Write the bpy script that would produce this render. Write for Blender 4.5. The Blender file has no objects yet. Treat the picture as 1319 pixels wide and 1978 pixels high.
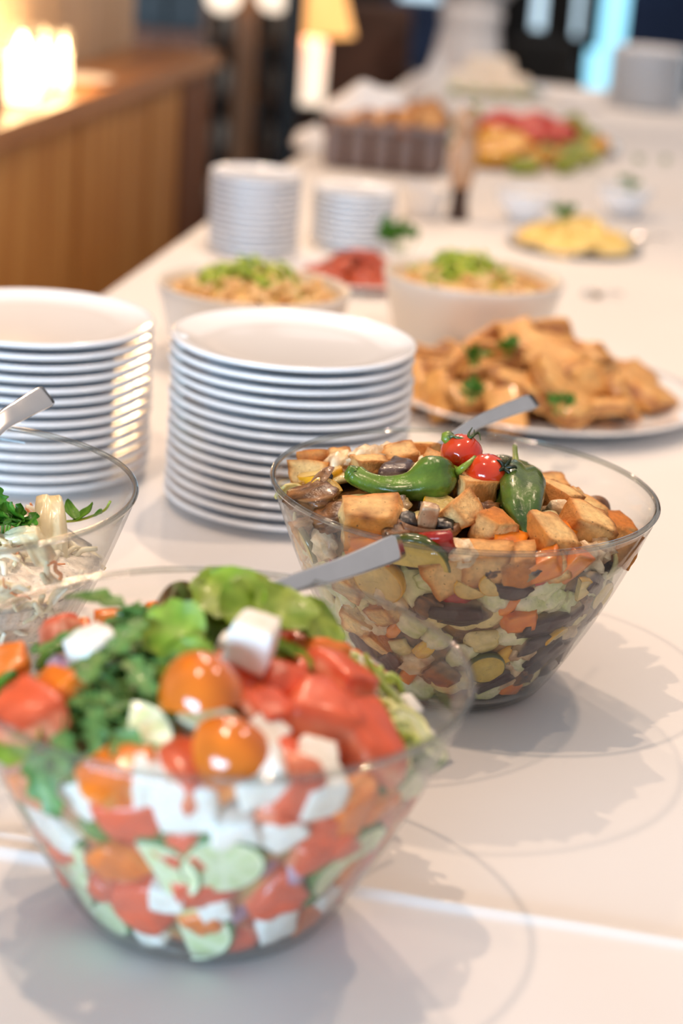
import bpy, bmesh, math, random
import numpy as np
from mathutils import Vector, Matrix, noise

random.seed(7)
PI = math.pi
SC = bpy.context.scene
COL = SC.collection

# ------------------------------------------------------------------ camera
F_PX, PITCH, ROLL, CAM_H = 3617.4, 0.3313, 0.0773, 0.64        # table top is z = 0
FW = np.array([0, math.cos(PITCH), -math.sin(PITCH)])
_rt = np.array([1., 0, 0]); _up = np.array([0, math.sin(PITCH), math.cos(PITCH)])
RT = math.cos(ROLL) * _rt + math.sin(ROLL) * _up
UP = -math.sin(ROLL) * _rt + math.cos(ROLL) * _up
CAM = np.array([0, 0, CAM_H])
cd = bpy.data.cameras.new('camera')
cam = bpy.data.objects.new('camera', cd)
COL.objects.link(cam)
m = Matrix.Identity(4)
for i in range(3):
    m[i][0], m[i][1], m[i][2], m[i][3] = RT[i], UP[i], -FW[i], CAM[i]
cam.matrix_world = m
cd.sensor_fit = 'HORIZONTAL'
cd.sensor_width = 24.0
cd.lens = F_PX / 1319 * 24.0
cd.clip_start, cd.clip_end = 0.05, 60
cd.dof.use_dof = True
cd.dof.focus_distance = 1.47
cd.dof.aperture_fstop = 3.0
SC.camera = cam

# ------------------------------------------------------------------ world, lights, exposure
SC.view_settings.view_transform = 'Standard'
SC.view_settings.look = 'None'
SC.view_settings.exposure = 0.40
SC.view_settings.gamma = 1.0
SC.view_settings.use_curve_mapping = False
SC.cycles.transparent_max_bounces = 32
SC.cycles.max_bounces = 10
SC.cycles.caustics_reflective = False
SC.cycles.caustics_refractive = False
wd = bpy.data.worlds.new('room_ambient'); SC.world = wd
wd.use_nodes = True
wd.node_tree.nodes['Background'].inputs[0].default_value = (0.97, 0.93, 0.95, 1)
wd.node_tree.nodes['Background'].inputs[1].default_value = 0.36


def lamp(name, kind, loc, energy, color, size=0.04, target=None, spot=None, size_y=None):
    d = bpy.data.lights.new(name, kind)
    d.energy = energy
    d.color = color
    if kind == 'AREA':
        d.size = size
        if size_y:
            d.shape = 'RECTANGLE'; d.size_y = size_y
    else:
        d.shadow_soft_size = size
    if kind == 'SPOT':
        d.spot_size = spot or 1.6; d.spot_blend = 0.6
    o = bpy.data.objects.new(name, d)
    COL.objects.link(o)
    o.location = loc
    if target is not None:
        o.rotation_euler = (Vector(target) - Vector(loc)).to_track_quat('-Z', 'Y').to_euler()
    return o


WARM = (1.0, 0.72, 0.50)
lamp('ceiling_or_fill_spot', 'SPOT', (-0.50, 1.15, 2.0), 44, WARM, 0.025, (-0.1, 1.3, 0), 1.7)
lamp('ceiling_or_fill_spot', 'SPOT', (0.00, 2.85, 2.0), 54, WARM, 0.03, (0.0, 2.2, 0), 1.7)
lamp('ceiling_or_fill_spot', 'SPOT', (-0.40, 4.15, 2.0), 44, WARM, 0.03, (0.1, 3.4, 0), 1.7)
lamp('ceiling_or_fill_spot', 'SPOT', (0.75, 5.0, 2.0), 44, WARM, 0.03, (0.5, 4.9, 0), 1.7)
lamp('ceiling_or_fill_spot', 'SPOT', (0.80, 1.9, 2.0), 34, WARM, 0.03, (0.25, 2.0, 0), 1.7)
lamp('ceiling_or_fill_spot', 'SPOT', (0.25, 6.2, 2.0), 45, WARM, 0.03, (0.4, 7.0, 0), 1.7)  # fill added to brighten the draped cocktail table, not a known fixture
lamp('ceiling_or_fill_spot', 'SPOT', (0.15, 4.6, 1.9), 110, (1.0, 0.8, 0.66), 0.04, (0.40, 7.2, 0.05), 0.42)  # narrow fill added to lift the white drape, no real lamp there
lamp('ceiling_or_fill_spot', 'SPOT', (-1.15, 3.3, 1.9), 130, WARM, 0.05, (-0.9, 4.0, -0.2), 1.9)
lamp('window_daylight', 'AREA', (-2.7, -3.2, 0.62), 290, (0.46, 0.74, 1.0), 3.0, (0.0, 2.4, 0.12), size_y=1.2)

# ------------------------------------------------------------------ pixel helpers (turn a point of the photograph into a place in the room)


def ray(px, py):
    d = FW + RT * (px - 659.5) / F_PX + UP * (989 - py) / F_PX
    return d


def at(px, py, z=0.0):
    d = ray(px, py); k = (z - CAM_H) / d[2]
    return Vector(CAM + d * k)


def at_y(px, py, y):
    d = ray(px, py); k = y / d[1]
    return Vector(CAM + d * k)


def px_of(p):
    d = np.array(p) - CAM; z = d @ FW
    return 659.5 + F_PX * (d @ RT) / z, 989 - F_PX * (d @ UP) / z


# ------------------------------------------------------------------ materials
def lin(c):
    return tuple((x / 12.92 if x <= 0.04045 else ((x + 0.055) / 1.055) ** 2.4) for x in c)


def rgb(r, g, b):
    return lin((r / 255, g / 255, b / 255))


def base_mat(name):
    mt = bpy.data.materials.new(name); mt.use_nodes = True
    nt = mt.node_tree
    return mt, nt, nt.nodes['Principled BSDF']


def plain(name, c, rough=0.5, metal=0.0, var=0.12, scale=30, bump=0.0, bscale=120, coat=0.0, stretch=None, sheen=0.0):
    """principled surface whose colour is broken by procedural noise"""
    mt, nt, bs = base_mat(name)
    tc = nt.nodes.new('ShaderNodeTexCoord')
    mp = nt.nodes.new('ShaderNodeMapping'); nt.links.new(tc.outputs['Object'], mp.inputs[0])
    if stretch: mp.inputs['Scale'].default_value = stretch
    nz = nt.nodes.new('ShaderNodeTexNoise'); nz.inputs['Scale'].default_value = scale; nz.inputs['Detail'].default_value = 4
    nt.links.new(mp.outputs[0], nz.inputs['Vector'])
    rp = nt.nodes.new('ShaderNodeValToRGB')
    rp.color_ramp.elements[0].position, rp.color_ramp.elements[1].position = 0.3, 0.7
    rp.color_ramp.elements[0].color = tuple(x * (1 - var) for x in c) + (1,)
    rp.color_ramp.elements[1].color = tuple(min(1, x * (1 + var)) for x in c) + (1,)
    nt.links.new(nz.outputs['Fac'], rp.inputs[0]); nt.links.new(rp.outputs[0], bs.inputs['Base Color'])
    bs.inputs['Roughness'].default_value = rough; bs.inputs['Metallic'].default_value = metal
    bs.inputs['Coat Weight'].default_value = coat
    if bump:
        n2 = nt.nodes.new('ShaderNodeTexNoise'); n2.inputs['Scale'].default_value = bscale; n2.inputs['Detail'].default_value = 5
        nt.links.new(mp.outputs[0], n2.inputs['Vector'])
        bp = nt.nodes.new('ShaderNodeBump'); bp.inputs['Strength'].default_value = bump; bp.inputs['Distance'].default_value = 0.002
        nt.links.new(n2.outputs['Fac'], bp.inputs['Height']); nt.links.new(bp.outputs[0], bs.inputs['Normal'])
    return mt


def food_mat(name, rough=0.5, var=0.18, scale=160, bump=0.35, bscale=260, coat=0.0, sss=0.0, speck=0.0, trans=0.0):
    """colour comes from the piece's own colour attribute, broken by noise; optional dark herb specks"""
    mt, nt, bs = base_mat(name)
    at_ = nt.nodes.new('ShaderNodeAttribute'); at_.attribute_name = 'Col'
    tc = nt.nodes.new('ShaderNodeTexCoord')
    nz = nt.nodes.new('ShaderNodeTexNoise'); nz.inputs['Scale'].default_value = scale; nz.inputs['Detail'].default_value = 5
    nt.links.new(tc.outputs['Object'], nz.inputs['Vector'])
    mr = nt.nodes.new('ShaderNodeMapRange'); mr.inputs[1].default_value, mr.inputs[2].default_value = 0.3, 0.7
    mr.inputs[3].default_value, mr.inputs[4].default_value = 1 - var, 1 + var * 0.6
    nt.links.new(nz.outputs['Fac'], mr.inputs[0])
    mx = nt.nodes.new('ShaderNodeVectorMath'); mx.operation = 'SCALE'
    nt.links.new(at_.outputs['Color'], mx.inputs[0]); nt.links.new(mr.outputs[0], mx.inputs['Scale'])
    out = mx.outputs[0]
    if speck:
        n3 = nt.nodes.new('ShaderNodeTexNoise'); n3.inputs['Scale'].default_value = 420; n3.inputs['Detail'].default_value = 2
        nt.links.new(tc.outputs['Object'], n3.inputs['Vector'])
        gt = nt.nodes.new('ShaderNodeMapRange'); gt.inputs[1].default_value, gt.inputs[2].default_value = 0.68, 0.73
        gt.inputs[4].default_value = speck
        nt.links.new(n3.outputs['Fac'], gt.inputs[0])
        mm = nt.nodes.new('ShaderNodeMix'); mm.data_type = 'RGBA'; mm.inputs[7].default_value = (0.05, 0.035, 0.01, 1)
        nt.links.new(gt.outputs[0], mm.inputs[0]); nt.links.new(out, mm.inputs[6]); out = mm.outputs[2]
    nt.links.new(out, bs.inputs['Base Color'])
    bs.inputs['Roughness'].default_value = rough
    bs.inputs['Coat Weight'].default_value = coat; bs.inputs['Coat Roughness'].default_value = 0.12
    if sss:
        bs.inputs['Subsurface Weight'].default_value = sss
        bs.inputs['Subsurface Radius'].default_value = (0.006, 0.003, 0.002)
        bs.inputs['Subsurface Scale'].default_value = 1.0
    if bump:
        n2 = nt.nodes.new('ShaderNodeTexNoise'); n2.inputs['Scale'].default_value = bscale; n2.inputs['Detail'].default_value = 6
        nt.links.new(tc.outputs['Object'], n2.inputs['Vector'])
        bp = nt.nodes.new('ShaderNodeBump'); bp.inputs['Strength'].default_value = bump; bp.inputs['Distance'].default_value = 0.003
        nt.links.new(n2.outputs['Fac'], bp.inputs['Height']); nt.links.new(bp.outputs[0], bs.inputs['Normal'])
    if trans:
        tr = nt.nodes.new('ShaderNodeBsdfTranslucent'); nt.links.new(out, tr.inputs[0])
        ms = nt.nodes.new('ShaderNodeMixShader'); ms.inputs[0].default_value = trans
        nt.links.new(bs.outputs[0], ms.inputs[1]); nt.links.new(tr.outputs[0], ms.inputs[2])
        nt.links.new(ms.outputs[0], nt.nodes['Material Output'].inputs[0])
    return mt


def glass_mat(name, tint, edge, refl=1.0, edge_pow=3.0, haze=0.022):
    """thin-walled clear glass: transparent, darker where looked along, glossy by Schlick's formula"""
    mt = bpy.data.materials.new(name); mt.use_nodes = True
    nt = mt.node_tree; nt.nodes.clear()
    N = nt.nodes.new; L = nt.links.new
    out = N('ShaderNodeOutputMaterial'); mix = N('ShaderNodeMixShader'); tr = N('ShaderNodeBsdfTransparent'); gl = N('ShaderNodeBsdfGlossy')
    gl.inputs['Roughness'].default_value = 0.03
    lw = N('ShaderNodeLayerWeight'); lw.inputs[0].default_value = 0.5
    p5 = N('ShaderNodeMath'); p5.operation = 'POWER'; p5.inputs[1].default_value = 5.0
    ml = N('ShaderNodeMath'); ml.operation = 'MULTIPLY_ADD'; ml.inputs[1].default_value = 0.85 * refl; ml.inputs[2].default_value = 0.028 * refl
    L(lw.outputs['Facing'], p5.inputs[0]); L(p5.outputs[0], ml.inputs[0]); L(ml.outputs[0], mix.inputs[0])
    p3 = N('ShaderNodeMath'); p3.operation = 'POWER'; p3.inputs[1].default_value = edge_pow
    mc = N('ShaderNodeMix'); mc.data_type = 'RGBA'
    mc.inputs[6].default_value = tint + (1,); mc.inputs[7].default_value = edge + (1,)
    L(lw.outputs['Facing'], p3.inputs[0]); L(p3.outputs[0], mc.inputs[0]); L(mc.outputs[2], tr.inputs[0])
    # pale diffuse veil painted into the glass for its hazy reflections
    hz = N('ShaderNodeMixShader'); df = N('ShaderNodeBsdfDiffuse'); df.inputs[0].default_value = (0.85, 0.84, 0.82, 1)
    nz = N('ShaderNodeTexNoise'); nz.inputs['Scale'].default_value = 14; nz.inputs['Detail'].default_value = 6
    mr = N('ShaderNodeMapRange'); mr.inputs[1].default_value, mr.inputs[2].default_value = 0.35, 0.75; mr.inputs[3].default_value, mr.inputs[4].default_value = haze * 0.5, haze * 1.6
    tcn = N('ShaderNodeTexCoord'); L(tcn.outputs['Object'], nz.inputs['Vector']); L(nz.outputs['Fac'], mr.inputs[0]); L(mr.outputs[0], hz.inputs[0])
    L(tr.outputs[0], hz.inputs[1]); L(df.outputs[0], hz.inputs[2])
    L(hz.outputs[0], mix.inputs[1]); L(gl.outputs[0], mix.inputs[2]); L(mix.outputs[0], out.inputs[0])
    return mt


def glow(name, c, strength):
    mt, nt, bs = base_mat(name)
    bs.inputs['Base Color'].default_value = c + (1,)
    nz = nt.nodes.new('ShaderNodeTexNoise'); nz.inputs['Scale'].default_value = 6
    mr = nt.nodes.new('ShaderNodeMapRange'); mr.inputs[3].default_value, mr.inputs[4].default_value = strength * 0.85, strength * 1.15
    nt.links.new(nz.outputs['Fac'], mr.inputs[0]); nt.links.new(mr.outputs[0], bs.inputs['Emission Strength'])
    bs.inputs['Emission Color'].default_value = c + (1,)
    return mt


def cloth_mat():
    mt, nt, bs = base_mat('table_linen')
    tc = nt.nodes.new('ShaderNodeTexCoord')
    nz = nt.nodes.new('ShaderNodeTexNoise'); nz.inputs['Scale'].default_value = 5; nz.inputs['Detail'].default_value = 3
    nt.links.new(tc.outputs['Object'], nz.inputs['Vector'])
    rp = nt.nodes.new('ShaderNodeValToRGB')
    rp.color_ramp.elements[0].color = (0.80, 0.775, 0.76, 1); rp.color_ramp.elements[1].color = (0.86, 0.84, 0.825, 1)
    nt.links.new(nz.outputs['Fac'], rp.inputs[0]); nt.links.new(rp.outputs[0], bs.inputs['Base Color'])
    bs.inputs['Roughness'].default_value = 0.8
    bs.inputs['Specular IOR Level'].default_value = 0.25
    w1 = nt.nodes.new('ShaderNodeTexWave'); w1.inputs['Scale'].default_value = 700; w1.bands_direction = 'X'
    w2 = nt.nodes.new('ShaderNodeTexWave'); w2.inputs['Scale'].default_value = 700; w2.bands_direction = 'Y'
    ad = nt.nodes.new('ShaderNodeMath'); ad.operation = 'ADD'
    for w, k in ((w1, 0), (w2, 1)):
        nt.links.new(tc.outputs['Object'], w.inputs['Vector']); nt.links.new(w.outputs['Fac'], ad.inputs[k])
    bp = nt.nodes.new('ShaderNodeBump'); bp.inputs['Strength'].default_value = 0.12; bp.inputs['Distance'].default_value = 0.0004
    nt.links.new(ad.outputs[0], bp.inputs['Height']); nt.links.new(bp.outputs[0], bs.inputs['Normal'])
    return mt


def wood_mat(name, c1, c2, rough=0.45, scale=3.0, stretch=(9, 9, 0.7)):
    mt, nt, bs = base_mat(name)
    tc = nt.nodes.new('ShaderNodeTexCoord'); oi = nt.nodes.new('ShaderNodeObjectInfo')
    mp = nt.nodes.new('ShaderNodeMapping'); mp.inputs['Scale'].default_value = stretch
    ad = nt.nodes.new('ShaderNodeVectorMath'); ad.operation = 'ADD'
    sc = nt.nodes.new('ShaderNodeVectorMath'); sc.operation = 'SCALE'; sc.inputs['Scale'].default_value = 1.0
    ml = nt.nodes.new('ShaderNodeMath'); ml.operation = 'MULTIPLY'; ml.inputs[1].default_value = 37.0
    nt.links.new(oi.outputs['Random'], ml.inputs[0]); nt.links.new(ml.outputs[0], ad.inputs[1])
    nt.links.new(tc.outputs['Object'], ad.inputs[0]); nt.links.new(ad.outputs[0], mp.inputs[0])
    nz = nt.nodes.new('ShaderNodeTexNoise'); nz.inputs['Scale'].default_value = scale; nz.inputs['Detail'].default_value = 7; nz.inputs['Distortion'].default_value = 0.6
    nt.links.new(mp.outputs[0], nz.inputs['Vector'])
    rp = nt.nodes.new('ShaderNodeValToRGB'); rp.color_ramp.elements[0].position, rp.color_ramp.elements[1].position = 0.3, 0.72
    rp.color_ramp.elements[0].color = c1 + (1,); rp.color_ramp.elements[1].color = c2 + (1,)
    nt.links.new(nz.outputs['Fac'], rp.inputs[0]); nt.links.new(rp.outputs[0], bs.inputs['Base Color'])
    bs.inputs['Roughness'].default_value = rough
    return mt


M = {
    'dry': food_mat('toasted_crumb', 0.75, 0.22, 190, 0.5, 330, speck=0.75),
    'cheese': food_mat('crumbly_cheese', 0.6, 0.06, 120, 0.3, 300, sss=0.1),
    'wet': food_mat('moist_vegetable', 0.33, 0.2, 150, 0.3, 240, coat=0.25, speck=0.6),
    'crisp': food_mat('raw_vegetable', 0.3, 0.12, 90, 0.15, 200, coat=0.25, sss=0.08),
    'skin': food_mat('glossy_skin', 0.18, 0.16, 110, 0.22, 150, coat=0.6),
    'tomato': food_mat('tomato_skin', 0.14, 0.14, 70, 0.16, 90, coat=0.7, sss=0.15),
    'pepper': food_mat('pepper_skin', 0.27, 0.25, 90, 0.55, 95, coat=0.35),
    'leaf': food_mat('salad_leaf', 0.4, 0.25, 120, 0.3, 160, coat=0.15, trans=0.3),
    'meat': food_mat('roast_meat', 0.45, 0.25, 110, 0.5, 200, coat=0.2),
    'fill': food_mat('salad_filling', 0.4, 0.5, 70, 0.8, 120, coat=0.2, speck=0.8),
    'glass': glass_mat('bowl_glass', (0.985, 0.985, 0.98), (0.78, 0.79, 0.77), 1.0),
    'rim': glass_mat('glass_rim', (0.90, 0.91, 0.89), (0.42, 0.43, 0.41), 2.0, 2.0),
    'china': plain('white_china', rgb(246, 247, 250), 0.12, var=0.015, scale=8, coat=0.5),
    'china_dull': plain('cream_china', rgb(228, 222, 214), 0.3, var=0.02, scale=8, coat=0.2),
    'steel': plain('polished_steel', (0.76, 0.75, 0.74), 0.2, 1.0, 0.04, 40),
    'silver': plain('brushed_silver', (0.55, 0.54, 0.54), 0.32, 1.0, 0.08, 40),
    'tin': plain('dull_grey_metal', (0.24, 0.22, 0.20), 0.4, 0.8, 0.1, 60),
    'linen': cloth_mat(),
    'napkin': plain('white_napkin_linen', (0.82, 0.79, 0.77), 0.85, var=0.03, bump=0.2, bscale=500),
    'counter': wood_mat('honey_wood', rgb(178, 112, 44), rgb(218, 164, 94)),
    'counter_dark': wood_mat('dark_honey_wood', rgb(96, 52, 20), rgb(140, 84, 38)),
    'worktop': wood_mat('oiled_worktop', rgb(140, 88, 44), rgb(186, 130, 78), 0.35, 3.0, (9, 0.7, 9)),
    'post': wood_mat('brown_post_wood', rgb(140, 92, 52), rgb(176, 122, 76)),
    'floor': wood_mat('dark_floor_wood', rgb(44, 30, 20), rgb(70, 48, 32), 0.3, 2.0, (9, 0.6, 9)),
    'panel': wood_mat('pale_panel_wood', rgb(176, 148, 118), rgb(206, 180, 152), 0.6),
    'shelf_wood': wood_mat('smoky_shelf_wood', rgb(84, 60, 42), rgb(128, 98, 74), 0.5),
    'black': plain('black_paint', (0.006, 0.007, 0.008), 0.45, var=0.2),
    'black_fabric': plain('black_upholstery', (0.010, 0.009, 0.008), 0.85, var=0.2),
    'navy': plain('navy_cloth', rgb(44, 62, 96), 0.85, var=0.2, scale=8),
    'brown_leather': plain('brown_leather', rgb(72, 38, 16), 0.5, var=0.25, scale=9),
    'dark_wall': plain('dark_wall_paint', rgb(38, 30, 24), 0.8, var=0.15, scale=4),
    'ivory': plain('ivory_ceramic', rgb(238, 226, 212), 0.35, var=0.03, scale=8),
    'jar': plain('grey_glazed_jar', rgb(190, 176, 160), 0.2, var=0.1, scale=14, coat=0.4),
    'willow': plain('grey_willow', rgb(140, 124, 122), 0.7, var=0.25, scale=60, stretch=(1, 1, 0.2)),
    'willow_dark': plain('brown_willow', rgb(104, 74, 60), 0.7, var=0.25, scale=60),
    'mill_dark': wood_mat('dark_mill_wood', rgb(46, 30, 22), rgb(74, 50, 38), 0.35),
    'mill_pale': wood_mat('pale_mill_wood', rgb(168, 124, 92), rgb(204, 164, 130), 0.4),
    'daylight': glow('window_daylight_pane', (0.34, 0.78, 1.0), 1.15),
    'daylight_pale': glow('pale_window_pane', (0.62, 0.82, 0.95), 0.9),
    'shade': glow('lit_amber_shade', (1.0, 0.50, 0.16), 0.8),
    'flame': glow('candle_glow', (1.0, 0.76, 0.42), 14.0),
    'wax': glow('lit_wax', (1.0, 0.72, 0.40), 4.0),
    'opal': glow('globe_and_base_glow', (1.0, 0.82, 0.64), 0.95),
}

# ------------------------------------------------------------------ object helpers


def tag(o, label=None, cat=None, group=None, kind=None):
    if label: o['label'] = label
    if cat: o['category'] = cat
    if group: o['group'] = group
    if kind: o['kind'] = kind
    return o


def link(name, me, mat=None, parent=None, loc=None, rot=None, smooth=True):
    o = bpy.data.objects.new(name, me)
    COL.objects.link(o)
    if mat is not None and not me.materials:
        me.materials.append(mat)
    if parent: o.parent = parent
    if loc is not None: o.location = loc
    if rot is not None: o.rotation_euler = rot
    return o


def empty(name, loc=(0, 0, 0), rz=0.0):
    o = bpy.data.objects.new(name, None); COL.objects.link(o)
    o.empty_display_size = 0.02
    o.location = loc; o.rotation_euler = (0, 0, rz)
    return o


def mesh(name, verts, faces, mat=None, smooth=True, cols=None):
    me = bpy.data.meshes.new(name)
    me.from_pydata([tuple(v) for v in verts], [], faces)
    if smooth: me.polygons.foreach_set('use_smooth', [True] * len(me.polygons))
    if cols is not None:
        ca = me.color_attributes.new('Col', 'FLOAT_COLOR', 'POINT')
        c = np.ones((len(verts), 4), dtype=np.float32); c[:, :3] = np.array(cols).reshape(-1, 3)
        ca.data.foreach_set('color', c.ravel())
    if mat: me.materials.append(mat)
    me.update()
    return me


def lathe(name, prof, n=64, mat=None, cap=False):
    V, Fc = [], []
    k = len(prof)
    for r, z in prof:
        for i in range(n):
            a = 2 * PI * i / n
            V.append((r * math.cos(a), r * math.sin(a), z))
    for j in range(k - 1):
        for i in range(n):
            i2 = (i + 1) % n
            Fc.append((j * n + i, j * n + i2, (j + 1) * n + i2, (j + 1) * n + i))
    if cap:
        Fc.append(tuple(range(n - 1, -1, -1))); Fc.append(tuple((k - 1) * n + i for i in range(n)))
    return mesh(name, V, Fc, mat)


def box_mesh(name, sx, sy, sz, mat=None, bevel=0.004, center=(0, 0, 0)):
    bm = bmesh.new(); bmesh.ops.create_cube(bm, size=1.0)
    for v in bm.verts:
        v.co = Vector((v.co.x * sx + center[0], v.co.y * sy + center[1], v.co.z * sz + center[2]))
    if bevel:
        bmesh.ops.bevel(bm, geom=list(bm.edges), offset=bevel, segments=2, affect='EDGES', profile=0.5)
    me = bpy.data.meshes.new(name); bm.to_mesh(me); bm.free()
    if mat: me.materials.append(mat)
    return me


def sweep(path, half_w, half_t, up=(0, 0, 1), n=10, power=2.6, wfun=None, cols=None, name='sweep', mat=None):
    """bar with a rounded section along a path; half_w / half_t per point"""
    P = [Vector(p) for p in path]; V, Fc, C = [], [], []
    up = Vector(up)
    for j, p in enumerate(P):
        t = (P[min(j + 1, len(P) - 1)] - P[max(j - 1, 0)]).normalized()
        s = t.cross(up)
        if s.length < 1e-4: s = t.cross(Vector((1, 0, 0)))
        s.normalize(); u = s.cross(t).normalized()
        for i in range(n):
            a = 2 * PI * i / n
            ca, sa = math.cos(a), math.sin(a)
            x = math.copysign(abs(ca) ** (2 / power), ca) * half_w[j]
            y = math.copysign(abs(sa) ** (2 / power), sa) * half_t[j]
            V.append(p + s * x + u * y)
            if cols: C.append(cols[j])
    for j in range(len(P) - 1):
        for i in range(n):
            i2 = (i + 1) % n
            Fc.append((j * n + i, j * n + i2, (j + 1) * n + i2, (j + 1) * n + i))
    Fc.append(tuple(range(n - 1, -1, -1))); Fc.append(tuple((len(P) - 1) * n + i for i in range(n)))
    return mesh(name, V, Fc, mat, cols=C if cols else None)


def spline(pts, n=24):
    """Catmull-Rom through the points"""
    P = [Vector(p) for p in pts]; P = [P[0] * 2 - P[1]] + P + [P[-1] * 2 - P[-2]]
    out = []
    seg = len(P) - 3
    for k in range(n + 1):
        u = k / n * seg; i = min(int(u), seg - 1); t = u - i
        a, b, c, d = P[i:i + 4]
        out.append(0.5 * ((2 * b) + (c - a) * t + (2 * a - 5 * b + 4 * c - d) * t * t + (3 * b - a - 3 * c + d) * t ** 3))
    return out


def lerp3(a, b, t):
    return tuple(a[i] + (b[i] - a[i]) * t for i in range(3))


# ------------------------------------------------------------------ the room
A_T = math.radians(8.1)                                   # the table and the counter run 8.1 degrees to the right
T_AX = Vector((math.sin(A_T), math.cos(A_T), 0)); T_RT = Vector((math.cos(A_T), -math.sin(A_T), 0))
tag(link('floor', box_mesh('floor', 9, 14, 0.1, M['floor'], 0, (0.5, 5.5, -0.8))), kind='structure')
wb = tag(link('wall_back', box_mesh('wall_back', 9, 0.12, 3.3, M['dark_wall'], 0), loc=(0.5, 10.4, 0.9)), kind='structure')

# windows in the back wall: frame, mullions and a daylit pane each
for n, (x0, x1, zb, mt) in enumerate([(0.09, 0.44, -0.16, 'daylight_pale'), (0.80, 1.12, -0.13, 'daylight_pale'), (1.11, 1.60, -0.60, 'daylight')], 1):
    w = tag(empty('window_%d' % n, ((x0 + x1) / 2, 10.30, zb)), kind='structure')
    wdt, h = x1 - x0, 2.0
    link('pane', box_mesh('pane', wdt, 0.01, h, M[mt], 0, (0, 0, h / 2)), parent=w)
    for sx in (-1, 1):
        link('frame_post', box_mesh('frame_post', 0.05, 0.07, h + 0.1, M['black'], 0.004, (sx * (wdt / 2 + 0.02), -0.02, h / 2)), parent=w)
    for zz in (-0.02, h + 0.02):
        link('frame_rail', box_mesh('frame_rail', wdt + 0.09, 0.07, 0.05, M['black'], 0.004, (0, -0.02, zz)), parent=w)

# ------------------------------------------------------------------ table and linen
TBL_W, TBL_S0, TBL_S1 = 0.93, 0.25, 6.45
P_EDGE = Vector((-0.38, 2.86, 0))
TBL_O = P_EDGE - T_AX * P_EDGE.dot(T_AX) + T_RT * (TBL_W / 2)          # foot of the table's centre line
tbl = tag(empty('buffet_table', TBL_O + Vector((0, 0, -0.75)), -A_T), 'long straight buffet table hidden under the white linen', 'table')
link('tabletop', box_mesh('tabletop', TBL_W - 0.02, TBL_S1 - TBL_S0 - 0.02, 0.03, M['shelf_wood'], 0.003, (0, (TBL_S0 + TBL_S1) / 2, 0.728)), parent=tbl)
for sx in (-1, 1):
    for yy in (TBL_S0 + 0.12, 3.3, TBL_S1 - 0.12):
        link('leg', box_mesh('leg', 0.05, 0.05, 0.71, M['black'], 0.004, (sx * 0.39, yy, 0.355)), parent=tbl)


def linen(name, y0, y1, z, wrinkle, hem):
    hw = TBL_W / 2 + 0.004 + z
    prof = []
    for k in range(9): prof.append((-hw - 0.012 * (1 - k / 8), -0.42 + 0.405 * k / 8))
    for k in range(1, 6):
        a = PI / 2 * k / 5
        prof.append((-hw + 0.015 * (1 - math.cos(a)), -0.015 + 0.015 * math.sin(a)))
    nx = 46
    for k in range(1, nx): prof.append((-hw + 0.015 + (2 * hw - 0.03) * k / nx, 0.0))
    prof += [(-x, zz) for x, zz in reversed(prof[:14])]
    ny = int((y1 - y0) / 0.022); V, Fc = [], []
    ys = [y0 + (y1 - y0) * j / ny for j in range(ny + 1)]
    if hem: ys = [y for y in ys if y < y1 - 0.07] + [y1 - 0.07 + 0.07 * k / 22 for k in range(23)]
    for y in ys:
        for x, zz in prof:
            top = zz > -0.002
            dz = 0; dx = 0
            nv = noise.noise(Vector((x * 3.0, y * 3.0, z * 99 + 4)))
            if top:
                dz = -0.0012 + wrinkle * (nv * 0.6 + 0.5 * noise.noise(Vector((x * 9 + y * 2, y * 4, 7 + z * 50))))
                dz = max(-0.003, min(0.0, dz))
                if hem:
                    d = y1 - y
                    dz += 0.0045 * math.exp(-((d - 0.004) / 0.0055) ** 2) * (0.8 + 0.4 * nv)
                    dz += 0.0050 * math.exp(-((d - 0.024 + 0.02 * max(0, x - 0.05) / 0.15) / 0.006) ** 2) * max(0, min(1, 1.2 - abs(x + 0.05) / 0.25))
            else:
                dx = math.copysign(0.012 * (0.5 + 0.5 * math.sin(y * 17 + 2 * nv * 3)) * (-zz / 0.42), x)
            V.append((x + dx, y, zz + dz + z))
    k = len(prof)
    for j in range(len(ys) - 1):
        for i in range(k - 1):
            Fc.append((j * k + i, j * k + i + 1, (j + 1) * k + i + 1, (j + 1) * k + i))
    me = mesh(name, V, Fc, M['linen'])
    o = link(name, me, loc=TBL_O, rot=(0, 0, -A_T))
    md = o.modifiers.new('thickness', 'SOLIDIFY'); md.thickness = 0.0008; md.offset = -1
    return o


SEAM = Vector((0.0, 1.0985, 0)).dot(T_AX)
tag(linen('tablecloth', SEAM - 0.25, TBL_S1, 0.0, 0.0035, False), 'white tablecloth running the length of the buffet under the far dishes', 'tablecloth')
tag(linen('tablecloth', TBL_S0, SEAM, 0.0026, 0.0035, True), 'white tablecloth at the near end, its hem lapping over the long cloth', 'tablecloth')

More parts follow.
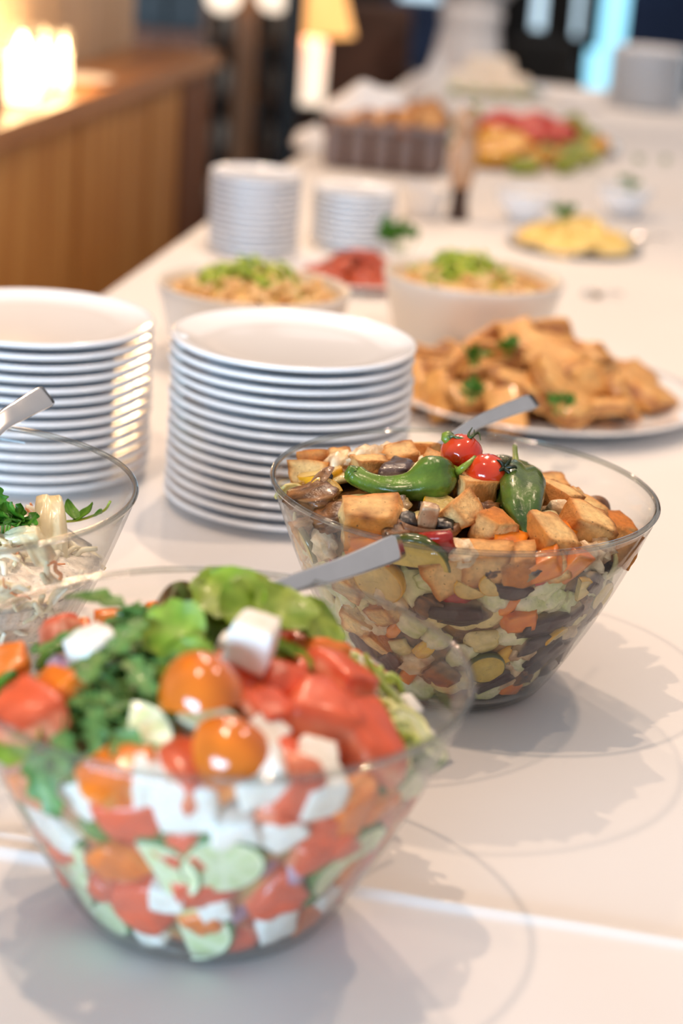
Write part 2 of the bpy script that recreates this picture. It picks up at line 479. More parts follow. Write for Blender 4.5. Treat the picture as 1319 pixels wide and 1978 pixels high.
# ------------------------------------------------------------------ wooden counter along the left
HC = 0.15
C_END = at(410, 98, HC)
cnt = tag(empty('bar_counter', (C_END.x, C_END.y, -0.75), -A_T), 'long wooden bar counter with plank front left of the buffet', 'counter')
CH = HC + 0.75
CL = 3.4
bw = 0.29
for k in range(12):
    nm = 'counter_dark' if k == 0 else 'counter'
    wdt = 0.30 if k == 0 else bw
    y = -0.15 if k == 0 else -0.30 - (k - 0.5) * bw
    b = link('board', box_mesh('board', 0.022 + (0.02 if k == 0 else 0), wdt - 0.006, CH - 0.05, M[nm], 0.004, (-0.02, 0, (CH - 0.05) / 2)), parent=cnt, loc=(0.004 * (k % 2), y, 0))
link('carcass', box_mesh('carcass', 0.14, CL, CH - 0.06, M['counter_dark'], 0.002, (-0.105, -CL / 2 - 0.01, (CH - 0.06) / 2)), parent=cnt)
link('worktop', box_mesh('worktop', 0.22, CL + 0.04, 0.045, M['worktop'], 0.004, (-0.09, -CL / 2 + 0.01, CH - 0.0225)), parent=cnt)


def cpt(lat, along, z=HC):
    """a point over the counter: lat metres left of its front, along metres from its far end toward the camera"""
    p = Vector((C_END.x, C_END.y, z)) - T_RT * lat - T_AX * along
    return p


# panelled wall behind the counter
wl = tag(empty('wall_left', cpt(0.225, 0.02, -0.75), -A_T), kind='structure')
for k in range(29):
    link('panel', box_mesh('panel', 0.03, 0.115, 3.0, M['panel'], 0.006, (0, 0, 1.5)), parent=wl, loc=(0.004 * (k % 2), -0.06 - k * 0.12, 0))
link('backing', box_mesh('backing', 0.06, 3.4, 3.0, M['shelf_wood'], 0, (-0.05, -1.72, 1.5)), parent=wl)
# dark cupboard beyond the panelled wall
q = at_y(362, 60, 6.5)
cp = tag(empty('dark_cupboard', (q.x, 6.7, -0.75), -0.05), 'black cupboard with a brown lower half, left of the wooden shelf', 'cupboard')
zc = q.z + 0.75
link('lower_case', box_mesh('lower_case', 0.42, 0.4, zc, M['counter_dark'], 0.004, (-0.06, 0, zc / 2)), parent=cp)
link('upper_case', box_mesh('upper_case', 0.40, 0.38, 1.3, M['black'], 0.004, (-0.06, 0.0, zc + 0.65)), parent=cp)
for k in range(2):
    d = link('door', box_mesh('door', 0.19, 0.015, 1.26, M['black'], 0.004, (0, 0, 0)), parent=cp, loc=(-0.16 + 0.2 * k, -0.2, zc + 0.65))
    link('handle', box_mesh('handle', 0.012, 0.015, 0.14, M['tin'], 0.003), parent=d, loc=(0.07 - 0.14 * k, -0.015, 0.1))
    d = link('drawer', box_mesh('drawer', 0.19, 0.015, 0.16, M['counter_dark'], 0.004, (0, 0, 0)), parent=cp, loc=(-0.16 + 0.2 * k, -0.206, zc - 0.1))
    link('knob', lathe('knob', [(0, 0), (0.01, 0.003), (0.012, 0.012), (0, 0.018)], 12, M['tin']), parent=d, loc=(0, -0.008, 0), rot=(PI / 2, 0, 0))

# candle lanterns on the counter
tray = tag(link('candle_tray', lathe('candle_tray', [(0.0, 0.0), (0.06, 0.0), (0.072, 0.006), (0.075, 0.012), (0.072, 0.012), (0.06, 0.006), (0.0, 0.006)], 40, M['ivory'])), 'round pale tray on the counter ledge right of the candles', 'tray')
TR = at(152, 158, HC + 0.001); tray.location = TR


def candle(px, py, h, r, lab, power, inner=True):
    p = at(px, py, HC + 0.001)
    o = tag(empty('candle_lantern', p), lab, 'candle', 'glowing candles on the counter')
    link('glass_shade', lathe('glass_shade', [(r, 0), (r * 1.02, h * 0.5), (r, h), (r - 0.003, h), (r - 0.003 + r * 0.02, h * 0.5), (r - 0.003, 0)], 28, M['glass']), parent=o)
    c = link('candle', lathe('candle', [(0, 0), (r * 0.72, 0), (r * 0.72, h * 0.62), (r * 0.55, h * 0.64), (0, h * 0.62)], 24, M['wax']), parent=o)
    link('flame', lathe('flame', [(0, 0), (r * 0.24, h * 0.06), (r * 0.28, h * 0.12), (r * 0.12, h * 0.2), (0, h * 0.27)], 14, M['flame']), parent=c, loc=(0, 0, h * 0.64))
    l = lamp('candle_light', 'POINT', (0, 0, h * 0.8), power, (1.0, 0.66, 0.32), 0.03)
    l.parent = c
    return o


candle(42, 196, 0.15, 0.046, 'widest glowing candle lantern on the counter ledge, nearest the frame edge', 4)
candle(84, 176, 0.125, 0.021, 'slender glowing candle lantern on the ledge between two others', 2)
candle(122, 170, 0.120, 0.018, 'smallest glowing candle lantern, on the ledge beside the round tray', 1.5)

# ------------------------------------------------------------------ far background furniture


def rel(px, py, y):
    return at_y(px, py, y)


# open shelf with a middle post and jars
YS = 6.3
pc = rel(480, 180, YS)
su = tag(empty('shelf_unit', (pc.x, YS, -0.75), -0.05), 'open wooden shelf with a middle post beyond the counter', 'shelf')
link('middle_post', box_mesh('middle_post', 0.07, 0.05, 2.0, M['post'], 0.004, (0, -0.14, 1.0)), parent=su)
for sx in (-1, 1):
    link('side_panel', box_mesh('side_panel', 0.025, 0.26, 2.0, M['shelf_wood'], 0.003, (sx * 0.135, 0, 1.0)), parent=su)
link('back_panel', box_mesh('back_panel', 0.27, 0.015, 2.0, M['shelf_wood'], 0.002, (0, 0.13, 1.0)), parent=su)
SHZ = [0.12, 0.30, 0.48, 0.66, 0.84, 1.02]
for z in SHZ:
    link('shelf', box_mesh('shelf', 0.25, 0.24, 0.018, M['shelf_wood'], 0.003, (0, 0, z)), parent=su)
jar_me = lathe('jar', [(0, 0), (0.03, 0), (0.036, 0.01), (0.037, 0.05), (0.03, 0.07), (0.022, 0.078), (0.022, 0.088), (0, 0.088)], 24, M['jar'])
lid_me = lathe('lid', [(0, 0.086), (0.025, 0.086), (0.026, 0.1), (0.01, 0.105), (0, 0.105)], 20, M['shelf_wood'])
names = ['bottom', 'second', 'third', 'fourth', 'fifth', 'top']
for si, z in enumerate(SHZ):
    if si < 1: continue
    for sx in (-1, 1):
        j = tag(empty('storage_jar', su.location + Vector((sx * 0.082, -0.05, z + 0.009))), 'grey storage jar %s of the post on the %s shelf' % ('left' if sx < 0 else 'right', names[si]), 'jar', 'jars on the open shelf')
        link('jar', jar_me, parent=j); link('lid', lid_me, parent=j)
gl_me = lathe('globe', [(0, 0)] + [(0.056 * math.sin(PI * k / 14), 0.056 - 0.056 * math.cos(PI * k / 14)) for k in range(1, 14)] + [(0, 0.112)], 28, M['opal'])
for px, sd in ((434, 'left'), (522, 'right')):
    q = rel(px - 4 if sd == 'left' else px + 6, 26, 6.05)
    g = tag(empty('globe_lamp', q), 'round opal globe lamp glowing %s of the wooden post' % sd, 'lamp', 'globe lamps by the shelf')
    link('globe', gl_me, parent=g)
    link('stem', lathe('stem', [(0.012, -q.z - 0.75 + 0.02), (0.012, 0.002), (0.03, 0.004)], 12, M['tin']), parent=g)
    link('foot', lathe('foot', [(0, 0), (0.06, 0), (0.06, 0.012), (0.012, 0.025)], 20, M['tin']), parent=g, loc=(0, 0, -q.z - 0.75))
# black column
q = rel(558, 200, 5.95)
bc = tag(empty('black_column', (q.x, 5.95, -0.75)), 'slim black metal column between the shelf and the table lamp', 'column')
link('shaft', box_mesh('shaft', 0.062, 0.06, 2.4, M['black'], 0.006, (0, 0, 1.2)), parent=bc)
link('foot_plate', box_mesh('foot_plate', 0.14, 0.14, 0.015, M['black'], 0.003, (0, 0, 0.0075)), parent=bc)
# sideboard and lamp
YL = 6.6
q = rel(592, 200, YL)
sb = tag(empty('sideboard', (q.x + 0.06, YL + 0.1, -0.75)), 'low dark sideboard carrying the ivory table lamp', 'sideboard')
sh = q.z + 0.75
link('carcass', box_mesh('carcass', 0.34, 0.36, sh - 0.1, M['shelf_wood'], 0.004, (0, 0, (sh - 0.1) / 2 + 0.06)), parent=sb)
link('top', box_mesh('top', 0.38, 0.40, 0.03, M['black'], 0.004, (0, 0, sh - 0.015)), parent=sb)
for sx in (-1, 1):
    d = link('door', box_mesh('door', 0.155, 0.015, sh - 0.16, M['shelf_wood'], 0.003, (0, 0, 0)), parent=sb, loc=(sx * 0.082, -0.187, sh / 2 + 0.01))
    link('knob', lathe('knob', [(0, 0), (0.01, 0.003), (0.012, 0.012), (0, 0.018)], 12, M['tin']), parent=d, loc=(-sx * 0.055, -0.008, 0), rot=(PI / 2, 0, 0))
    for sy in (-1, 1):
        link('leg', box_mesh('leg', 0.03, 0.03, 0.08, M['black'], 0.003, (sx * 0.14, sy * 0.14, 0.04)), parent=sb)
tl = tag(empty('table_lamp', (q.x, YL, q.z)), 'table lamp with ivory cylinder base and amber shade on the sideboard', 'lamp')
hb = 0.225
link('lamp_base', lathe('lamp_base', [(0, 0), (0.05, 0), (0.056, 0.01), (0.058, 0.03), (0.058, hb - 0.03), (0.052, hb - 0.008), (0.02, hb), (0, hb)], 30, M['opal']), parent=tl)  # ivory base glows in place of the light falling on it
link('neck', lathe('neck', [(0.01, hb), (0.01, hb + 0.05)], 10, M['tin']), parent=tl)
link('lamp_shade', lathe('lamp_shade', [(0.15, hb + 0.015), (0.085, hb + 0.22), (0.083, hb + 0.22), (0.148, hb + 0.015)], 36, M['shade']), parent=tl)
lamp('table_lamp_light', 'POINT', (0, 0, hb + 0.12), 0.6, (1, 0.6, 0.28), 0.04).parent = tl


def armchair(name, px, py_base_z, y, rz, mat, lab, w=0.55, hback=0.95, seat=0.42):
    p = rel(px, 150, y)
    o = tag(empty(name, (p.x, y, -0.75), rz), lab, 'chair')
    link('seat', box_mesh('seat', w - 0.1, 0.5, 0.16, M[mat], 0.03, (0, 0, seat - 0.06)), parent=o)
    b = link('backrest', box_mesh('backrest', w - 0.06, 0.1, hback - seat + 0.05, M[mat], 0.035, (0, 0, 0)), parent=o, loc=(0, 0.25, (hback + seat) / 2), rot=(-0.12, 0, 0))
    for sx in (-1, 1):
        link('armrest', box_mesh('armrest', 0.08, 0.5, 0.26, M[mat], 0.03, (sx * (w / 2 - 0.04), 0, seat + 0.06)), parent=o)
        for sy in (-1, 1):
            link('leg', box_mesh('leg', 0.035, 0.035, seat - 0.12, M['black'], 0.004, (sx * (w / 2 - 0.08), sy * 0.2, (seat - 0.12) / 2)), parent=o)
    return o


armchair('armchair', 1064, 0, 7.6, 0.1, 'black_fabric', 'low wide black armchair facing the far end of the buffet', 0.34, 0.76, 0.40)
armchair('armchair', 1078, 0, 8.9, 0.0, 'black_fabric', 'narrow high-backed black chair rising behind the low black armchair', 0.20, 0.93, 0.42)
armchair('armchair', 1004, 0, 8.4, -0.3, 'black_fabric', 'black armchair half hidden behind the draped white cocktail table', 0.22, 0.74, 0.40)
armchair('armchair', 700, 0, 7.8, 0.15, 'brown_leather', 'brown leather armchair behind the bread basket and white napkin', 0.52, 0.84, 0.42)
armchair('armchair', 800, 0, 8.8, 0.0, 'navy', 'navy armchair between the brown armchair and the draped table', 0.40, 0.80, 0.42)
# draped cocktail table
q = rel(902, 125, 7.2)
ck = tag(empty('cocktail_table', (q.x, 7.2, -0.75)), 'standing cocktail table in a white cloth gathered to a waist', 'table')
V, Fc = [], []
prof = [(0.30, 0.0), (0.22, 0.25), (0.165, 0.5), (0.125, 0.72), (0.105, 0.84), (0.10, 0.9), (0.11, 0.95), (0.20, 1.05), (0.29, 1.10), (0.30, 1.115), (0.28, 1.12), (0.0, 1.12)]
prof = [(p.x, p.z) for p in spline([(a, 0, b) for a, b in prof], 40)]
for r, z in prof:
    for i in range(72):
        a = 2 * PI * i / 72
        rr = max(0, r) * (1 + (0.07 * math.sin(9 * a) + 0.03 * math.sin(17 * a + 1)) * (1 if z < 1.1 else 0))
        V.append((rr * math.cos(a), rr * math.sin(a), z))
for j in range(len(prof) - 1):
    for i in range(72):
        i2 = (i + 1) % 72; Fc.append((j * 72 + i, j * 72 + i2, (j + 1) * 72 + i2, (j + 1) * 72 + i))
link('drape', mesh('drape', V, Fc, M['napkin']), parent=ck)
link('tie_band', lathe('tie_band', [(0.112, 0.87), (0.118, 0.9), (0.112, 0.93), (0.100, 0.93), (0.100, 0.87)], 40, M['napkin']), parent=ck)
# navy curtain at the right
q = rel(1285, 60, 8.6)
V, Fc = [], []
for j in range(12):
    for i in range(61):
        x = i / 60 * 0.62 - 0.17
        V.append((x, 0.035 * math.sin(i * 0.75) + 0.01 * noise.noise(Vector((x * 8, j * 0.4, 1))), j / 11 * 2.6))
for j in range(11):
    for i in range(60):
        Fc.append((j * 61 + i, j * 61 + i + 1, (j + 1) * 61 + i + 1, (j + 1) * 61 + i))
cu = tag(link('curtain', mesh('curtain', V, Fc, M['navy']), loc=(q.x, 8.6, -0.72)), 'heavy navy curtain hanging beyond the far plate stack', 'curtain')
cu.modifiers.new('thickness', 'SOLIDIFY').thickness = 0.006
# ------------------------------------------------------------------ plates
ORD = ['first', 'second', 'third', 'fourth', 'fifth', 'sixth', 'seventh', 'eighth', 'ninth', 'tenth', 'eleventh', 'twelfth', 'thirteenth', 'fourteenth', 'fifteenth', 'sixteenth', 'seventeenth', 'eighteenth', 'nineteenth', 'twentieth']
TENS = {20: 'twenty', 30: 'thirty', 40: 'forty', 50: 'fifty', 60: 'sixty', 70: 'seventy'}


def ordinal(n):
    if n <= 20: return ORD[n - 1]
    t, u = n // 10 * 10, n % 10
    return (TENS[t][:-1] + 'ieth') if u == 0 else TENS[t] + '-' + ORD[u - 1]


def plate_prof(R, h, t=0.0052):
    return [(0, 0.003), (R * 0.60, 0.003), (R * 0.61, 0.0), (R * 0.645, 0.0), (R * 0.66, 0.003), (R * 0.80, h * 0.42), (R * 0.93, h * 0.70), (R * 0.985, h - t), (R * 0.997, h - t * 0.8), (R, h - t * 0.5), (R * 0.997, h - t * 0.18), (R * 0.985, h), (R * 0.967, h - t * 0.12), (R * 0.93, h - t * 0.7), (R * 0.86, h * 0.62), (R * 0.77, h * 0.40), (R * 0.68, 0.0068), (R * 0.60, 0.006), (0, 0.006)]


def plate_stack(base, n, pitch, R, h, where, group, jig, name='dinner_plate', kind='white plate', mat='china', seg=72):
    me = lathe(name, plate_prof(R, h), seg, M[mat])
    rnd = random.Random(n * 13 + int(R * 1000))
    for k in range(n):
        j = n - 1 - k                                    # counted from the top
        dx, dy = rnd.uniform(-1, 1) * jig, rnd.uniform(-1, 1) * jig
        if name == 'dinner_plate' and where.startswith('front') and j == 2: dx -= 0.003
        o = link(name, me, loc=(base[0] + dx, base[1] + dy, 0.0008 + pitch * k), rot=(0, 0, rnd.uniform(0, 6)))
        pos = 'topmost' if j == 0 else ('lowest' if k == 0 else ordinal(j + 1) + ' from the top')
        tag(o, '%s, %s of the %s stack' % (kind, pos, where), 'plate', group)


plate_stack((-0.0625, 1.8793), 15, 0.0117, 0.1266, 0.0158, 'front sharp', 'dinner plates in the front stack', 0.0012)
plate_stack((-0.3397, 1.9341), 14, 0.0117, 0.1266, 0.0158, 'left edge', 'dinner plates in the left stack', 0.0012)
g1 = at(487, 484); plate_stack((g1.x, g1.y), 13, 0.0103, 0.079, 0.0135, 'left small-saucer', 'small plates behind the pasta bowl', 0.001, 'side_plate', 'small white plate', seg=40)
g2 = at(678, 474); plate_stack((g2.x, g2.y), 10, 0.0100, 0.075, 0.0135, 'middle small-saucer', 'small plates behind the red platter', 0.001, 'side_plate', 'small white plate', seg=40)
g4 = at(1244, 208); plate_stack((g4.x, g4.y), 15, 0.0117, 0.122, 0.0158, 'far right', 'plates in the far stack', 0.001, 'dinner_plate', 'white plate', seg=48)


def bowl_prof(R, H, rb, t=0.005, bulge=0.0):
    out = [(0, 0.002), (rb * 0.9, 0.002), (rb * 0.92, 0.0), (rb, 0.0)]
    for k in range(1, 9):
        u = k / 8; out.append((rb + (R - rb) * (u + bulge * math.sin(PI * u)), 0.003 + (H - 0.003) * u))
    out.append((R - t * 0.5, H + t * 0.35))
    for k in range(8, 0, -1):
        u = k / 8; out.append((rb + (R - rb) * (u + bulge * math.sin(PI * u)) - t, 0.007 + (H - 0.007) * u))
    out += [(rb * 0.8, 0.008), (0, 0.008)]
    return out


# ------------------------------------------------------------------ food: meshes of single pieces (colours in the attribute Col)
def ico(sub=3):
    bm = bmesh.new(); bmesh.ops.create_icosphere(bm, subdivisions=sub, radius=1.0)
    V = np.array([v.co[:] for v in bm.verts]); Fc = [tuple(v.index for v in f.verts) for f in bm.faces]; bm.free()
    return V, Fc


def cubegrid(n=7):
    bm = bmesh.new(); bmesh.ops.create_cube(bm, size=2.0)
    bmesh.ops.subdivide_edges(bm, edges=list(bm.edges), cuts=n - 2, use_grid_fill=True)
    V = np.array([v.co[:] for v in bm.verts]); Fc = [tuple(v.index for v in f.verts) for f in bm.faces]; bm.free()
    return V, Fc


ICO2, ICO3, CUB = ico(3), ico(4), cubegrid(8)


def nz3(p, f, s): return noise.noise(Vector((p[0] * f + s * 3.1, p[1] * f - s * 1.7, p[2] * f + s)))


def block(name, size, seed, mat, paint, rnd=0.25, lump=0.12, taper=0.15, fr=1.3, fine=0.03):
    """an irregular cut block; size = full extents"""
    V, Fc = CUB; r = random.Random(seed)
    sh = [r.uniform(-taper, taper) for _ in range(6)]
    N = V / np.linalg.norm(V, axis=1, keepdims=True)
    P = V * (1 - rnd) + N * 1.15 * rnd
    out, C = [], []
    for p, nn, v in zip(P, N, V):
        q = np.array(p)
        q[0] *= 1 + sh[0] * p[2] + sh[1] * p[1]; q[1] *= 1 + sh[2] * p[2] + sh[3] * p[0]; q[2] *= 1 + sh[4] * p[0] + sh[5] * p[1]
        q = q + nn * (lump * nz3(v, fr, seed) + fine * nz3(v, 5, seed + 9))
        out.append(q * np.array(size) * 0.5)
        C.append(paint(v, nn, seed))
    return mesh(name, out, Fc, M[mat], cols=C)


def blob(name, size, seed, mat, paint, lump=0.2, fr=1.5, fine=0.05, hi=False):
    V, Fc = ICO3 if hi else ICO2; out, C = [], []
    for v in V:
        k = 1 + lump * nz3(v, fr, seed) + fine * nz3(v, 5, seed + 5)
        out.append(v * k * np.array(size) * 0.5); C.append(paint(v, v, seed))
    return mesh(name, out, Fc, M[mat], cols=C)


def mixc(a, b, t):
    t = max(0, min(1, t)); return lerp3(a, b, t)


TOAST, CRUMB, BROWN = rgb(204, 122, 42), rgb(242, 204, 138), rgb(132, 66, 20)


def p_bread(v, n, s):
    face = np.argmax(np.abs(v)); e = sorted(np.abs(v))[1]
    r = random.Random(s * 7 + int(face) * 2 + int(v[face] > 0)).random()
    c = mixc(CRUMB, TOAST, r * 1.25 - 0.15)
    c = mixc(c, TOAST, (e - 0.55) * 1.6)
    return mixc(c, BROWN, 0.9 * nz3(v, 1.6, s + 2) - 0.1 + max(0, e - 0.85) * 1.2)


def p_chick(v, n, s):
    return mixc(mixc(rgb(232, 196, 142), rgb(250, 228, 190), 0.5 + nz3(v, 2, s)), rgb(168, 96, 44), 0.9 * nz3(v, 1.7, s + 4) + 0.12)


def solid(c1, c2, f=1.6, k=1.2):
    def p(v, n, s): return mixc(c1, c2, 0.5 + k * nz3(v, f, s + 1))
    return p


def p_peel(inner, skin, axis=2, lo=0.55):
    def p(v, n, s):
        return mixc(inner, skin, (v[axis] - lo) * 6) if v[axis] > lo else mixc(inner, tuple(x * 0.82 for x in inner), 0.5 + nz3(v, 2.2, s))
    return p


CH = {}                                                  # kind -> list of variants; a variant is a list of (part name, mesh, parent index)


def var(kind, parts): CH.setdefault(kind, []).append(parts)


for s in range(6):
    var('bread_cube', [('bread_cube', block('bread_cube', (0.028 + 0.003 * (s % 3), 0.026, 0.022 + 0.002 * (s % 2)), 11 + s, 'dry', p_bread, 0.26, 0.17, 0.22))])
for s in range(4):
    var('chicken_piece', [('chicken_piece', blob('chicken_piece', (0.034, 0.027, 0.022), 31 + s, 'meat', p_chick, 0.6, 1.9, 0.26))])


def shell(name, R, arc, wdt, thick, seed, mat, c1, c2, curl=0.25, nu=9, nv=7, ruffle=0.0):
    """a curved leaf base / onion layer / pepper strip: curved sheet with real thickness"""
    r = random.Random(seed); V, C = [], []
    for side in (0, 1):
        for j in range(nv):
            for i in range(nu):
                u, w = i / (nu - 1) - 0.5, j / (nv - 1) - 0.5
                a = u * arc; rr = R - thick * side
                ww = wdt * (1 - 0.45 * (2 * u) ** 2 * (0.6 + 0.4 * r.random() * 0))
                z = rr * math.cos(a) - R + curl * R * (w * 2) ** 2 * -0.5 + ruffle * math.sin(w * 11 + u * 5 + seed)
                V.append((rr * math.sin(a), w * ww, z + 0.0012 * noise.noise(Vector((u * 4, w * 4, seed)))))
                C.append(mixc(c1, c2, 0.5 + 0.35 * math.sin(w * 16 + seed) * 0.6 + u * 0.8 + 0.5 * noise.noise(Vector((u * 3, w * 6, seed + 3)))))
    Fc = []; n = nu * nv
    for j in range(nv - 1):
        for i in range(nu - 1):
            a = j * nu + i
            Fc.append((a, a + 1, a + nu + 1, a + nu)); Fc.append((n + a, n + a + nu, n + a + nu + 1, n + a + 1))
    for i in range(nu - 1):
        Fc.append((i, n + i, n + i + 1, i + 1)); a = (nv - 1) * nu + i; Fc.append((a, a + 1, n + a + 1, n + a))
    for j in range(nv - 1):
        a = j * nu; Fc.append((a, a + nu, n + a + nu, n + a)); a += nu - 1; Fc.append((a, n + a, n + a + nu, a + nu))
    return mesh(name, V, Fc, M[mat], cols=C)


for s in range(4):
    var('onion_petal', [('onion_petal', shell('onion_petal', 0.018 + 0.002 * s, 1.7, 0.022, 0.003, 50 + s, 'wet', rgb(238, 222, 168), rgb(214, 196, 120)))])
    var('cabbage_piece', [('cabbage_piece', shell('cabbage_piece', 0.03, 1.0, 0.026, 0.0025, 60 + s, 'wet', rgb(244, 238, 206), rgb(196, 204, 128), ruffle=0.0015))])
    var('orange_pepper_strip', [('orange_pepper_strip', shell('orange_pepper_strip', 0.018, 1.9, 0.012, 0.004, 70 + s, 'skin', rgb(244, 150, 22), rgb(228, 116, 14)))])
    var('red_pepper_piece', [('red_pepper_piece', shell('red_pepper_piece', 0.02, 1.2, 0.018, 0.004, 80 + s, 'skin', rgb(206, 34, 14), rgb(160, 18, 8)))])
    var('yellow_pepper_piece', [('yellow_pepper_piece', shell('yellow_pepper_piece', 0.02, 1.2, 0.015, 0.004, 85 + s, 'skin', rgb(250, 200, 20), rgb(232, 168, 14)))])
    var('aubergine_piece', [('aubergine_piece', block('aubergine_piece', (0.034, 0.016, 0.012), 90 + s, 'wet', p_peel(rgb(168, 140, 96), rgb(66, 42, 42), 2, 0.3), 0.4, 0.34, 0.3))])
    var('carrot_piece', [('carrot_piece', block('carrot_piece', (0.022, 0.014, 0.010), 100 + s, 'crisp', solid(rgb(240, 138, 28), rgb(222, 112, 16)), 0.3, 0.12, 0.25))])
    var('fried_mushroom', [('fried_mushroom', block('fried_mushroom', (0.028, 0.024, 0.013), 110 + s, 'wet', solid(rgb(150, 98, 52), rgb(66, 38, 20), 2.2), 0.55, 0.38, 0.3, 1.8, 0.10))])


def disc_slice(name, R, t, inner, skin_c, seed, mat='crisp', arc=2 * PI, seeds=None, parts=True, name_skin='skin'):
    """round or part-round slice: flesh with a separate rim of peel"""
    n = 26; full = arc > 6.2; V, C = [], []
    ang = [arc * i / (n if full else n - 1) - arc / 2 for i in range(n)]
    rings = [0.0, 0.45, 0.8, 0.93]
    for z in (t / 2, -t / 2):
        for k in rings:
            for a in ang:
                rr = R * k * (1 + 0.05 * noise.noise(Vector((math.cos(a), math.sin(a), seed))))
                V.append((rr * math.cos(a), rr * math.sin(a), z + 0.0006 * noise.noise(Vector((rr * 200, a, seed)))))
                C.append(mixc(inner[0], inner[1], k * 1.2 - 0.2 if seeds is None else (abs(math.sin(a * 4)) if 0.3 < k < 0.9 else 0)))
    Fc = []; m_ = n * len(rings); rg = range(n if full else n - 1)
    for side in (0, 1):
        for k in range(len(rings) - 1):
            for i in rg:
                i2 = (i + 1) % n; a, b = side * m_ + k * n + i, side * m_ + k * n + i2
                q = (a, a + n, b + n, b); Fc.append(q if side == 0 else q[::-1])
    if not full:
        for i in (0, n - 1):
            for k in range(len(rings) - 1):
                a = k * n + i; Fc.append((a, a + n, m_ + a + n, m_ + a) if i else (a, m_ + a, m_ + a + n, a + n))
    me = mesh(name, V, Fc, M[mat], smooth=False, cols=C)
    V2, C2, F2 = [], [], []
    for a in ang:
        k = (1 + 0.05 * noise.noise(Vector((math.cos(a), math.sin(a), seed))))
        for rr, z in ((0.925, t / 2), (0.985, t / 2 * 0.95), (1.0, 0), (0.985, -t / 2 * 0.95), (0.925, -t / 2)):
            V2.append((R * k * rr * math.cos(a), R * k * rr * math.sin(a), z)); C2.append(skin_c if 0.95 < rr else lerp3(skin_c, inner[1], 0.4))
    for i in rg:
        i2 = (i + 1) % n
        for q in range(4): F2.append((i * 5 + q, i * 5 + q + 1, i2 * 5 + q + 1, i2 * 5 + q))
    return [(name, me), (name_skin, mesh(name_skin, V2, F2, M['skin'], cols=C2))]


for s in range(3):
    var('courgette_slice', disc_slice('flesh', 0.016 + 0.002 * s, 0.006, (rgb(222, 200, 110), rgb(206, 176, 70)), rgb(74, 86, 20), 120 + s, 'wet', PI * (1.0 if s else 2)))
    var('yellow_squash_slice', disc_slice('flesh', 0.016, 0.006, (rgb(226, 202, 130), rgb(214, 176, 92)), rgb(226, 168, 20), 130 + s, 'wet', PI * (1.0 if s else 2)))
    var('cucumber_slice', disc_slice('flesh', 0.021 + 0.001 * s, 0.011, (rgb(232, 238, 206), rgb(208, 222, 164)), rgb(84, 128, 58), 140 + s, 'crisp', PI * (2 if s == 0 else 1.0), seeds=1))


def mushroom(seed, sc=1.0):
    """a cut mushroom: cap, dark gills and stem"""
    r = random.Random(seed)
    cap = [(0, 0.024)] + [(0.024 * math.sin(a), 0.004 + 0.020 * math.cos(a)) for a in [0.25 * k for k in range(1, 7)]] + [(0.0255, 0.002), (0.022, -0.003), (0.016, 0.001), (0.006, 0.004), (0, 0.004)]
    V, C, Fc = [], [], []; n = 22
    for p, z in cap:
        for i in range(n):
            a = PI * i / (n - 1)
            V.append((p * math.cos(a) * sc, (p * math.sin(a) * 0.6) * sc, z * sc)); C.append(mixc(rgb(158, 108, 68), rgb(92, 58, 34), 0.5 + noise.noise(Vector((p * 90, a * 2, seed)))))
    for j in range(len(cap) - 1):
        for i in range(n - 1): Fc.append((j * n + i, j * n + i + 1, (j + 1) * n + i + 1, (j + 1) * n + i))
    k0 = len(V)                                          # the cut face
    V.append((0, -0.0002, 0.012 * sc)); C.append(rgb(226, 196, 160))
    loop = [j * n for j in range(len(cap))] + [j * n + n - 1 for j in range(len(cap) - 1, -1, -1)]
    base = len(V)
    for i in loop: V.append(V[i]); C.append(rgb(218, 182, 142))
    for i in range(len(loop)): Fc.append((k0, base + i, base + (i + 1) % len(loop)))
    me = mesh('cap', V, Fc, M['wet'], cols=C)
    gl = []
    for sx in (-1, 1):
        gl.append(('gills', block('gills', (0.013 * sc, 0.012 * sc, 0.008 * sc), seed + sx, 'wet', solid(rgb(36, 24, 20), rgb(14, 10, 12)), 0.4, 0.2), (sx * 0.0125 * sc, 0.003 * sc, 0.001 * sc)))
    st = ('stem', block('stem', (0.012 * sc, 0.011 * sc, 0.022 * sc), seed + 7, 'wet', solid(rgb(214, 176, 136), rgb(170, 124, 88)), 0.35, 0.15), (0, 0.002 * sc, -0.004 * sc))
    return [('cap', me)] + gl + [st]


for s in range(3): var('mushroom_half', mushroom(150 + s, 0.9 + 0.1 * s))


